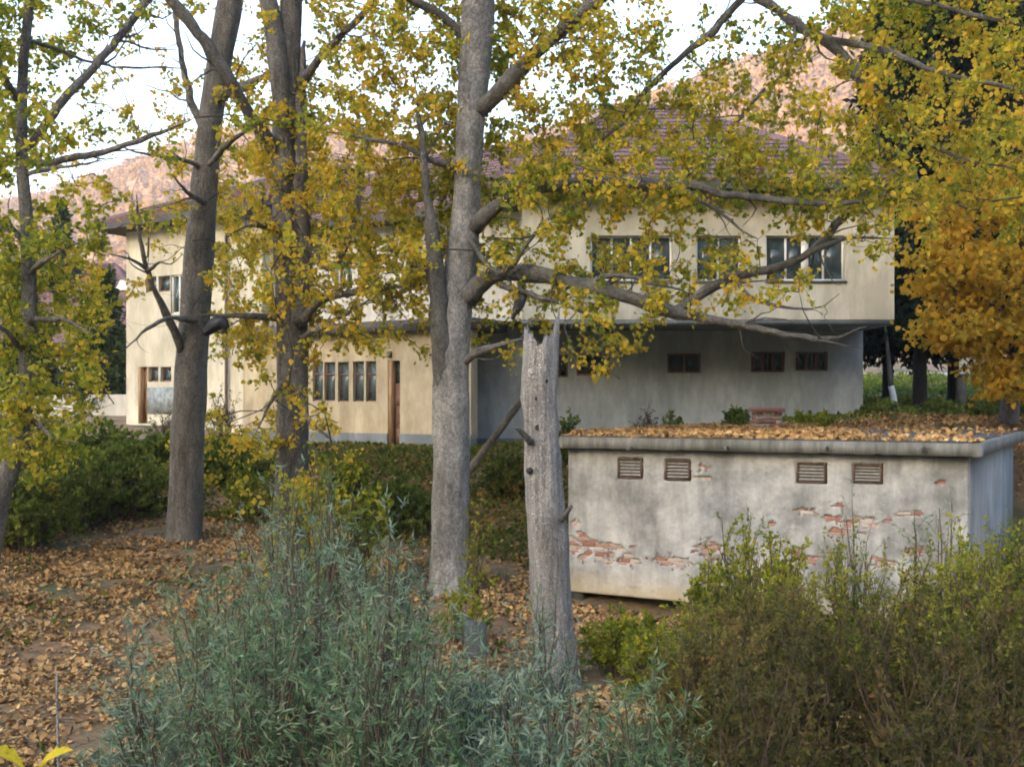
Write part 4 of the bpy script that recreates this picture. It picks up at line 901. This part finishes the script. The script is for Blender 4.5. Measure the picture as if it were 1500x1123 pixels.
conifer('spruce_tree', 'dark spruce near the right edge behind the maple', 1460, 37, -300, 600, 3.2, M['spruce'], 330, 80, .14, 14, rtr=.2)
conifer('spruce_tree', 'dark spruce standing beyond the right edge of the view', 1560, 36, -260, 600, 3.2, M['spruce'], 280, 70, .1, 15)
conifer('spruce_tree', 'distant dark conifer behind the slim left tree', 88, 62, 290, 560, 2.4, M['thuja'], 200, 60, .05, 16)
conifer('thuja_tree', 'dense dark green columnar conifer left of the cream wing', 152, 46, 398, 600, 1.35, M['thuja'], 260, 70, .04, 17, droop=-.35, ll=.3)
conifer('thuja_tree', 'rounded green conifer further left beside the garden wall', 40, 50, 430, 600, 1.8, M['thuja'], 220, 60, .03, 18, droop=-.2, ll=.3)
# whitewashed trunk, post, rail and road on the slope beyond
b = px(1308, 605, 33); z0 = float(H(b[0], 33)); t = thing('small_tree', (b[0], 33, z0), 'thin whitewashed tree trunk beside the grey wall corner', 'tree trunk')
V, Fg = tube(catmull(np.array([[b[0]+.06, 33, z0-.2, .11], [b[0]+.02, 33, z0+.5, .10], [*px(1305, 565, 33), .085]]), .15), 10, .06); mk('painted_trunk', V, Fg, M['white_paint'], t, True)
V, Fg = tube(catmull(np.array([[*px(1305, 566, 33), .082], [*px(1302, 530, 33), .06], [*px(1296, 470, 33), .03]]), .2), 10, .06); mk('trunk', V, Fg, M['bark_dark'], t, True)
b = px(1408, 600, 34); z0 = float(H(b[0], 34)); t = thing('concrete_post', (b[0], 34, z0), 'pale grey concrete post between the dark spruce trunks', 'post')
m = MB(); m.obox((b[0]-.12, 33.9, z0-.2), (.24, 0, 0), (0, .24, 0), (0, 0, EYE-(552-HY)/F*34-z0+.2)); m.build('shaft', M['concrete'], t)
m = MB(); m.obox((b[0]-.16, 33.86, EYE-(552-HY)/F*34), (.32, 0, 0), (0, .32, 0), (0, 0, .1)); m.build('cap', M['concrete'], t)
rl = thing('pipe_railing', tuple(px(1340, 600, 44)), 'dark horizontal pipe railing crossing behind the spruce trunks', 'railing')
a, c = px(1230, 580, 44), px(1560, 580, 42); V, Fg = tube(catmull(np.array([[*a, .06], [*((a+c)/2), .06], [*c, .06]]), 1), 8, 0); mk('rail', V, Fg, M['iron'], rl, True)
for k in np.linspace(.02, .98, 7):
    q = a+(c-a)*k; z = float(H(q[0], q[1])); V, Fg = tube(np.array([[q[0], q[1], min(z, q[2])-.3, .05], [q[0], q[1], q[2]+.02, .05]]), 8, 0); mk('post', V, Fg, M['iron'], rl, True)
n = 14; xs_ = np.linspace(8, 60, n); V = []
for x in xs_:
    for y in (58, 62): V.append((x, y, float(H(x, y))+.05))
Q = np.array([[2*i, 2*i+2, 2*i+3, 2*i+1] for i in range(n-1)]); mk('road', V, [Q], M['road'], None, False, 'structure')

# ------------------------------------------------------------------ shrubs
def shrub(name, label, x, d, ytop, hw, stemm, leafm, n_stem=40, per=60, ll=.09, lw=.014, broad=False, seed=1, depth=None, hang=0., fill=.25, jitter=.05, twigs=4, cat='bush', group=None, up=.0):
    g = np.random.default_rng(seed); bx = (x-CX)/F*d; z0 = float(G0(bx, d)); top = EYE-(ytop-HY)/F*d; hh = top-z0; rw = hw*d/F; rd = depth or rw*.8
    t = thing(name, (bx, d, z0), label, cat, group)
    a = g.uniform(0, 6.283, n_stem); rr = np.sqrt(g.uniform(0, 1, n_stem)); ex = np.cos(a)*rr; ey = np.sin(a)*rr
    hgt = hh*np.sqrt(np.clip(1.04-rr**2, .05, 1))*g.uniform(.62, 1.03, n_stem)
    B0 = np.stack([bx+ex*rw*.35, d+ey*rd*.35], 1); zb = G0(B0[:, 0], B0[:, 1])
    p0 = np.column_stack([B0, zb-.02]); p3 = np.column_stack([bx+ex*rw, d+ey*rd, z0+hgt])
    p1 = p0+(p3-p0)*.35+np.column_stack([-ex*rw*.08, -ey*rd*.08, hgt*.06])+g.normal(0, jitter, (n_stem, 3)); p2 = p0+(p3-p0)*.7+np.column_stack([-ex*rw*.05, -ey*rd*.05, hgt*.06])+g.normal(0, jitter, (n_stem, 3))
    S = np.stack([p0, p1, p2, p3], 1); V, Q = tubes_batch(S, np.full((n_stem, 4), .011)*np.array([1, .8, .55, .25])*min(1.6, max(.6, hh/1.5)), 4); mk('stem', V, [Q], stemm, t, True, 'stuff')
    k = twigs; idx = np.repeat(np.arange(n_stem), k); tt = g.uniform(fill, 1, len(idx)); seg = np.minimum((tt*3).astype(int), 2); fr_ = (tt*3-seg)[:, None]
    A = S[idx, seg]*(1-fr_)+S[idx, seg+1]*fr_; dr = unit(S[idx, 3]-S[idx, 0]); D = unit(dr+g.normal(0, .55, (len(idx), 3))); Lt = g.uniform(.15, .45, len(idx))*min(1.4, max(.5, hh/1.8)); Bq = A+D*Lt[:, None]-np.array([0, 0, hang])*Lt[:, None]
    Mq = (A+Bq)/2+np.array([0, 0, .04]); V, Q = tubes_batch(np.stack([A, Mq, Bq], 1), np.full((len(idx), 3), .004)*np.array([1, .7, .4]), 3); mk('twig', V, [Q], stemm, t, True, 'stuff')
    ii = np.repeat(np.arange(len(idx)), max(1, per//k)); s = g.uniform(.05, 1.05, len(ii))[:, None]
    P = A[ii]*(1-s)**2+2*Mq[ii]*s*(1-s)+Bq[ii]*s**2+g.normal(0, .012, (len(ii), 3))
    D = unit(unit(Bq[ii]-A[ii])*.55+g.normal(0, .6, (len(ii), 3))+np.array([0, 0, up])); L = g.uniform(.4, 1.4, len(ii))*ll
    V, Q = leaves_batch(P, D, L, L*(lw/ll)*g.uniform(.8, 1.2, len(ii)), broad=broad, g=g); mk('foliage', V, [Q], leafm, t, None, 'stuff'); return t
WS = dict(stemm=M['stem'], n_stem=60, per=120, ll=.10, lw=.015, twigs=6, fill=.2)
for i, (x, d, yt, hw, mt, lab) in enumerate([
    (455, 11.6, 705, 120, 'willow', 'tallest grey green willow bush in front of the twin stemmed tree'),
    (560, 11.0, 775, 105, 'willow', 'grey green willow bush left of the central silver tree'),
    (330, 10.8, 815, 130, 'willow2', 'grey green willow bush below the straight brown tree'),
    (250, 9.2, 905, 120, 'willow', 'low grey green willow bush at the edge of the fallen leaves, bottom left'),
    (400, 8.8, 880, 150, 'willow2', 'green willow bush in the lower left foreground, nearest the viewer'),
    (560, 8.6, 890, 150, 'willow2', 'green willow bush at the bottom, below the central silver tree'),
    (700, 9.6, 925, 110, 'willow', 'pale willow bush in front of the small concrete stub'),
    (405, 13.2, 655, 75, 'willow', 'wispy tall willow shoots in front of the twin stemmed trunk'),
    (500, 13.0, 670, 70, 'willow2', 'wispy willow shoots right of the twin stemmed trunk'),
    (800, 11.9, 865, 60, 'willow', 'sparse willow shoots over the foot of the broken trunk'),
    (780, 8.2, 985, 150, 'willow', 'pale willow bush at the bottom centre'),
    (930, 8.4, 990, 120, 'willow2', 'willow bush at the bottom, left of the brown thicket')]):
    kw = dict(WS); 
    if i == 9: kw.update(n_stem=18, per=70)
    if i in (7, 8): kw.update(n_stem=26, per=80, fill=.35)
    if i == 0: kw.update(n_stem=42, per=90)
    shrub('willow_bush', lab, x, d, yt, hw, leafm=M[mt], seed=40+i, group='willow bushes in the foreground', **kw)
BS = dict(stemm=M['stem'], n_stem=90, per=168, ll=.05, lw=.024, broad=False, twigs=8, fill=.12, jitter=.09)
for i, (x, d, yt, hw, mt, lab) in enumerate([
    (1110, 12.6, 850, 110, 'brownbush', 'brown leaved bush below the shed wall, left part of the thicket'),
    (1250, 12.8, 800, 120, 'olivebush', 'tall brown green bush below the two right vents'),
    (1400, 12.4, 790, 110, 'olivebush', 'green brown bush below the right corner of the shed'),
    (1520, 13.2, 745, 75, 'bankbush', 'dark green bush at the right edge under the shed side wall'),
    (1030, 10.6, 910, 110, 'brownbush', 'reddish brown bush right of the broken trunk'),
    (1180, 9.8, 900, 140, 'darkbush', 'dark tangled bush at the bottom right, nearest the viewer'),
    (1340, 9.6, 880, 140, 'darkbush', 'large dark bush at the bottom right of the thicket'),
    (1480, 9.4, 880, 130, 'darkbush', 'dark bush in the bottom right corner'),
    (1110, 8.2, 1000, 140, 'darkbush', 'low dark bush along the bottom edge right of the willows'),
    (1380, 7.9, 980, 170, 'darkbush', 'low dark bush along the bottom edge at far right')]):
    shrub('thicket_bush', lab, x, d, yt, hw, leafm=M[mt], seed=70+i, group='brown bushes below the shed', **BS)
YS = dict(stemm=M['stem'], n_stem=45, per=80, ll=.055, lw=.034, broad=True, twigs=6, fill=.2)
for i, (x, d, yt, hw, lab, ex) in enumerate([
    (900, 14.0, 895, 55, 'low yellow green bush at the foot of the shed wall, left one', {}),
    (965, 13.2, 905, 65, 'low yellow green bush at the foot of the shed wall, right one', {}),
    (1075, 14.4, 765, 60, 'bushy yellow green shrub standing against the shed below the bare plaster', {}),
    (1145, 14.0, 775, 55, 'yellow green shrub against the shed right of the spindly one', {}),
    (1040, 14.2, 830, 45, 'small yellow green bush under the peeling brick patch', {}),
    (1475, 13.4, 765, 65, 'bright yellow green bush by the shed side wall at right', {}),
    (1400, 13.6, 785, 45, 'yellow green bush below the right corner of the shed roof', {}),
    (700, 16.8, 745, 22, 'small bright green sprig beside the central silver trunk', dict(n_stem=10, per=40)),
    (672, 15.4, 860, 45, 'yellow green weeds at the foot of the central silver tree', dict(n_stem=22, per=50))]):
    kw = dict(YS); kw.update(ex); shrub('yellow_green_bush', lab, x, d, yt, hw, leafm=M['ygbush'], seed=90+i, **kw)
for i, (x, d, yt, hw, lab, mt) in enumerate([
    (1080, 14.9, 705, 38, 'spindly shrub reaching up the shed wall left of centre', 'bankbush'),
    (1262, 14.9, 712, 42, 'grey green weed growing up the shed wall below a vent', 'willow'),
    (1335, 14.6, 745, 32, 'thin grey green weed left of the shed corner', 'willow'),
    (1392, 14.4, 725, 35, 'grey green weed growing up beside the shed corner', 'willow')]):
    shrub('wall_weed', lab, x, d, yt, hw, M['stem'], M[mt], 14, 34, .07, .02, False, 110+i, twigs=4, fill=.3)
KS = dict(stemm=M['stem'], n_stem=70, per=100, ll=.085, lw=.055, broad=True, twigs=6, fill=.1)
for i, (x, d, yt, hw, lab, mt) in enumerate([
    (30, 20.5, 660, 90, 'dark green bush at the far left under the slim tree', 'bankbush'),
    (110, 22.5, 640, 80, 'green bush on the bank left of the brown tree', 'bankbush'),
    (190, 23.5, 655, 75, 'rounded green bush just left of the brown tree trunk', 'bankbush'),
    (150, 27, 615, 70, 'greyish bush below the corner of the cream wing', 'bankbush'),
    (225, 27, 632, 45, 'dark green bush under the brown door of the wing', 'bankbush'),
    (60, 28, 600, 70, 'yellowish bush in front of the garden wall', 'yl_green'),
    (325, 25.5, 640, 45, 'green bush right of the brown tree trunk', 'bankbush'),
    (365, 23.5, 675, 45, 'pale green bush between the brown tree and the twin stemmed tree', 'ygbush'),
    (585, 21.5, 690, 55, 'dark green bush on the bank left of the central tree', 'bankbush'),
    (500, 22.5, 668, 50, 'yellow green bush on the bank below the narrow windows', 'ygbush'),
    (440, 16.6, 650, 60, 'wispy yellow leaved bush growing over the foot of the twin stemmed tree', 'yl_green'),
    (520, 17.5, 700, 60, 'pale green bush behind the tallest willow', 'ygbush'),
    (745, 22.5, 672, 35, 'low green bush on the bank behind the broken trunk', 'ivy')]):
    shrub('bank_bush', lab, x, d, yt, hw, leafm=M[mt], seed=130+i, **(dict(KS, n_stem=26, per=48) if x in (440, 520, 365) else KS))
for i, (x, d, yt, hw, lab) in enumerate([(325, 30.5, 565, 28, 'dry brown weeds against the wing by the drainpipe'), (240, 30, 605, 30, 'dark dry weeds below the blue grey panel'), (945, 22.6, 598, 22, 'dry brown weed clump on the leafy shed roof')]):
    shrub('dry_weed', lab, x, d, yt, hw, M['stem'], M['deadweed'], 34, 46, .06, .02, False, 150+i, twigs=4)
for i, (x, d, yt, hw, lab, mt) in enumerate([(832, 23.5, 603, 12, 'small green seedling at the left of the leafy shed roof', 'bankbush'), (985, 23, 605, 14, 'green weed between the dry clump and the brick chimney', 'bankbush'), (1080, 23.5, 603, 16, 'green weed just left of the brick chimney', 'bankbush'), (1190, 24.5, 602, 30, 'green weeds right of the brick chimney', 'ygbush'), (1290, 28, 592, 30, 'green weeds by the corner of the grey wall', 'bankbush'), (1370, 27, 588, 45, 'green bush under the spruce trunks', 'bankbush'), (1450, 26, 590, 50, 'green bush under the maple', 'bankbush'), (1530, 25, 580, 50, 'green bush at the right edge under the maple', 'bankbush')]):
    shrub('green_weed', lab, x, d, yt, hw, M['stem'], M[mt], 30, 50, .07, .045, True, 160+i, twigs=4)

# ------------------------------------------------------------------ fallen leaves and ground cover
def inside_build(x, y):
    v = (x-SA[0])*SN[0]+(y-SA[1])*SN[1]; u = (x-SA[0])*SU[0]+(y-SA[1])*SU[1]
    s = (v > -.02) & (v < SDEP) & (u > -.02) & (u < SLEN+.02)
    g1 = (x > -1.25) & (x < 9.8) & (y > 30.4)
    q = (x-fm.a[0])*fm.n[0]+(y-fm.a[1])*fm.n[1]; g2 = (q < .05) & (x < -1.0) & (x > -8.2)
    return s | g1 | g2
def litter(name, n, xr, yr, size, mat, label, cat, keep, zoff=.012, flat=.5, g=None):
    g = g or np.random.default_rng(5); x = g.uniform(*xr, n); y = g.uniform(*yr, n)
    k = keep(x, y, g) & ~inside_build(x, y); x, y = x[k], y[k]; n = len(x)
    P = np.column_stack([x, y, H(x, y)+zoff+g.uniform(0, .035, n)]); a = g.uniform(0, 6.283, n)
    D = np.column_stack([np.cos(a), np.sin(a), g.normal(0, flat, n)]); L = g.uniform(.6, 1.3, n)*size
    X = np.column_stack([g.normal(0, flat, n), g.normal(0, flat, n), np.ones(n)]); D = unit(D); S = unit(np.cross(D, X)); Nn = np.cross(S, D)
    L = L[:, None]; W = L*g.uniform(.6, .95, (n, 1)); f = g.uniform(-.3, .6, (n, 1))
    V = np.stack([P, P+D*L*.3+S*W*.5+Nn*W*f, P+D*L*.65+S*W*.4+Nn*W*f, P+D*L, P+D*L*.65-S*W*.4+Nn*W*f, P+D*L*.3-S*W*.5+Nn*W*f], 1).reshape(-1, 3)
    b = (np.arange(n)*6)[:, None]; Q = np.concatenate([b+np.array([[0, 1, 2, 3]]), b+np.array([[0, 3, 4, 5]])], 1).reshape(-1, 4)
    o = mk(name, V, [Q], mat, None, False, 'stuff'); tag(o, label, cat); return o
def fv(x, y): return (x-SA[0])*SN[0]+(y-SA[1])*SN[1]
litter('fallen_leaves', 135000, (-13, 4), (7, 24), .085, M['litter'], 'orange brown fallen leaves carpeting the slope under the trees', 'leaves', lambda x, y, g: (fv(x, y) < 1.5) & (g.uniform(0, 1, len(x)) < .55+.5*vnoise(x, y, .9, 1)+.5*vnoise(x, y, 3.1, 4)+.3*vnoise(x, y, 7.3, 6)))
litter('fallen_leaves', 26000, (-9, 2), (17, 30), .09, M['litter'], 'scattered fallen leaves on the bank below the yellow wall', 'leaves', lambda x, y, g: (fv(x, y) >= 1.0) & (g.uniform(0, 1, len(x)) < .5+.4*vnoise(x, y, .8, 3)), g=np.random.default_rng(6))
litter('fallen_leaves', 42000, (0, 15), (18, 31), .09, M['litter'], 'thick fallen leaves on the ground between the shed and the grey wall', 'leaves', lambda x, y, g: (fv(x, y) > SDEP-.3) & (g.uniform(0, 1, len(x)) < .9), g=np.random.default_rng(7))
litter('ground_cover', 60000, (-9, 2.2), (18, 29.5), .09, M['ivy'], 'low green creeping plants covering the bank', 'ground cover', lambda x, y, g: (fv(x, y) > .8) & (g.uniform(0, 1, len(x)) < .55+.5*vnoise(x, y, 1.2, 5)), zoff=.07, flat=1.0, g=np.random.default_rng(8))
litter('grass', 30000, (6, 30), (26, 60), .16, M['bankbush'], 'rough grass on the slope right of the building', 'grass', lambda x, y, g: (x > 9.9) | (y < 29), zoff=.03, flat=1.2, g=np.random.default_rng(9))
litter('weed', 7000, (-11, 4), (8, 23), .09, M['ivy'], 'scattered low green weeds among the fallen leaves', 'weeds', lambda x, y, g: (fv(x, y) < 1.5) & (g.uniform(0, 1, len(x)) < .9*vnoise(x, y, 1.7, 9)-.1), zoff=.06, flat=1.0, g=np.random.default_rng(12))
g = np.random.default_rng(13); n = 260; x = g.uniform(-10, 1.5, n); y = g.uniform(8, 22, n); a = g.uniform(0, 6.283, n); L = g.uniform(.15, .8, n)
A = np.column_stack([x, y, H(x, y)+.05]); x2, y2 = x+np.cos(a)*L, y+np.sin(a)*L; Bq = np.column_stack([x2, y2, H(x2, y2)+.06+g.uniform(0, .08, n)]); V, Q = tubes_batch(np.stack([A, (A+Bq)/2+g.normal(0, .03, A.shape), Bq], 1), np.full((n, 3), .008)*np.array([1, .8, .5]), 4)
o = mk('fallen_twigs', V, [Q], M['bark_limb'], None, True, 'stuff'); tag(o, 'thin dead twigs lying among the fallen leaves', 'twigs')
# leaves on the shed roof, lying on the felt
g = np.random.default_rng(10); n = 30000; uu = g.uniform(.05, SLEN-.1, n); vv = SDEP*g.uniform(.01, .99, n)
kp = g.uniform(0, 1, n) < np.where(uu > SLEN-1.5-.35*vv, np.where(vv < .35, .45, .06), 1.0)*np.clip(.6+.5*vnoise(uu, vv, 2.0, 2), .25, 1); uu, vv = uu[kp], vv[kp]; n = len(uu)
P = np.column_stack([SA[0]+SU[0]*uu+SN[0]*vv, SA[1]+SU[1]*uu+SN[1]*vv, 2.68+g.uniform(0, .07, n)*sstep((vv+.1)/.7)]); a = g.uniform(0, 6.283, n)
V, Q = leaves_batch(P, np.column_stack([np.cos(a), np.sin(a), g.normal(0, .25, n)]), g.uniform(.06, .12, n), g.uniform(.05, .09, n), g=g); o = mk('fallen_leaves', V, [Q], M['litter'], None, False, 'stuff'); tag(o, 'orange fallen leaves lying on the flat roof of the shed', 'leaves')

# ------------------------------------------------------------------ small things
def rag(rows, label, seed):
    lp = catmull(np.array([[*px(x, y, d), w*.5*d/F] for x, y, d, w in rows]), .04); V, Fg = tube(lp, 16, .55, 3.2, 0, 0, seed); V = V.copy(); V[:, 1] = lp[0, 1]+(V[:, 1]-lp[0, 1])*.35
    o = mk('plastic_scrap', V, Fg, M['rag'], None, True); return tag(o, label, 'plastic scrap')
rag([(762, 418, 17.3, 7), (766, 430, 17.3, 13), (763, 442, 17.3, 16), (758, 452, 17.3, 13), (753, 460, 17.3, 8), (750, 468, 17.3, 3)], 'dark scrap of plastic hanging from the lower limb above the broken trunk', 4)
rag([(300, 486, 21.1, 14), (310, 476, 20.9, 18), (322, 470, 20.8, 16), (326, 480, 20.8, 9), (324, 494, 20.8, 6), (322, 506, 20.8, 3)], 'dark scrap snagged on the right side of the straight brown tree', 9)
b = px(697, 910, 14.6); z0 = float(H(b[0], 14.6)); t = thing('concrete_stub', (b[0], 14.6, z0), 'short weathered concrete stub at the foot of the central tree', 'post')
m = MB(); m.add([(b[0]-.16, 14.5, z0-.3), (b[0]+.16, 14.5, z0-.3), (b[0]+.16, 14.8, z0-.3), (b[0]-.16, 14.8, z0-.3), (b[0]-.15, 14.51, z0+.5), (b[0]+.13, 14.51, z0+.44), (b[0]+.13, 14.78, z0+.46), (b[0]-.15, 14.78, z0+.53)], [(0, 3, 2, 1), (4, 5, 6, 7), (0, 1, 5, 4), (1, 2, 6, 5), (2, 3, 7, 6), (3, 0, 4, 7)]); m.build('shaft', M['concrete'], t)
b = px(87, 1092, 10.6); z0 = float(H(b[0], 10.6))
V, Fg = tube(catmull(np.array([[b[0], 10.6, z0-.1, .018], [b[0]-.01, 10.6, z0+.35, .016], [*px(83, 985, 10.6), .010]]), .1), 8, .1); o = mk('wooden_stake', V, Fg, M['bark_snag'], None, True); tag(o, 'thin pale stick standing in the fallen leaves at bottom left', 'stick')
# sapling whose yellow leaves just reach into the corner
b = px(40, 1400, 4.2); z0 = float(H(b[0], 4.2)); t = thing('sapling', (b[0], 4.2, z0), 'sapling with large yellow leaves in the bottom left corner', 'sapling')
top = px(20, 1150, 4.2); V, Fg = tube(catmull(np.array([[b[0], 4.2, z0-.1, .014], [b[0]+.05, 4.25, (z0+top[2])/2, .011], [*top, .006]]), .1), 8, .08); mk('stem', V, Fg, M['stem'], t, True)
for (x0, y0, x1, y1) in ((48, 1140, 106, 1098), (35, 1128, -25, 1100), (60, 1160, 120, 1170), (20, 1160, -40, 1180), (30, 1200, 95, 1230), (25, 1210, -40, 1240)):
    A, Bq = px(x0, y0, 4.2), px(x1, y1, 4.1); n = 13; Vv = []; D = Bq-A; S = unit(np.cross(D, [0, -.4, 1.0])); Nn = unit(np.cross(S, D))
    for k in range(n):
        s = k/(n-1); w = math.sin(math.pi*min(1, s*.92+.06))**.8*.044*(1+.22*math.sin(k*2.3+x0)); c = A+D*s+Nn*.02*math.sin(math.pi*s)
        Vv += [c-S*w+Nn*w*.4, c, c+S*w+Nn*w*.4]
    Q = np.array([[3*k+j, 3*k+j+1, 3*k+j+4, 3*k+j+3] for k in range(n-1) for j in (0, 1)]); mk('leaf', np.array(Vv), [Q], M['yellowleaf'], t, True)
    V, Q = tubes_batch(np.array([[top+[0, 0, -.05], (top+A)/2, A]]), np.array([[.004, .003, .002]]), 4); mk('leaf_stalk', V, [Q], M['stem'], t, True)

# ------------------------------------------------------------------ the evening haze of the valley
hm = bpy.data.materials.new('valley_haze'); hm.use_nodes = True; nt = hm.node_tree; nt.nodes.clear()
pv = nt.nodes.new('ShaderNodeVolumePrincipled'); pv.inputs['Color'].default_value = (.92, .90, .92, 1); pv.inputs['Density'].default_value = .0004; pv.inputs['Anisotropy'].default_value = .1
ou = nt.nodes.new('ShaderNodeOutputMaterial'); nt.links.new(pv.outputs[0], ou.inputs['Volume'])
m = MB(); m.obox((-2600, -900, -40), (5200, 0, 0), (0, 4200, 0), (0, 0, 380)); hz = m.build('haze', hm, None, False, 'stuff'); tag(hz, 'thin pale evening haze filling the valley', 'haze')

# things of one kind share a group
GROUPS = {'poplar_tree': 'tall trees in front of the building', 'spruce_tree': 'dark spruces', 'thuja_tree': 'conifers at the left', 'yellow_green_bush': 'yellow green bushes near the shed',
          'wall_weed': 'weeds growing up the shed wall', 'bank_bush': 'bushes on the bank', 'dry_weed': 'dry brown weed clumps', 'green_weed': 'green weeds behind the shed', 'plastic_scrap': 'dark scraps caught in the trees'}
for o in list(COL.objects):
    k = o.name.split('.')[0]
    if o.parent is None and k in GROUPS and 'label' in o: o['group'] = GROUPS[k]
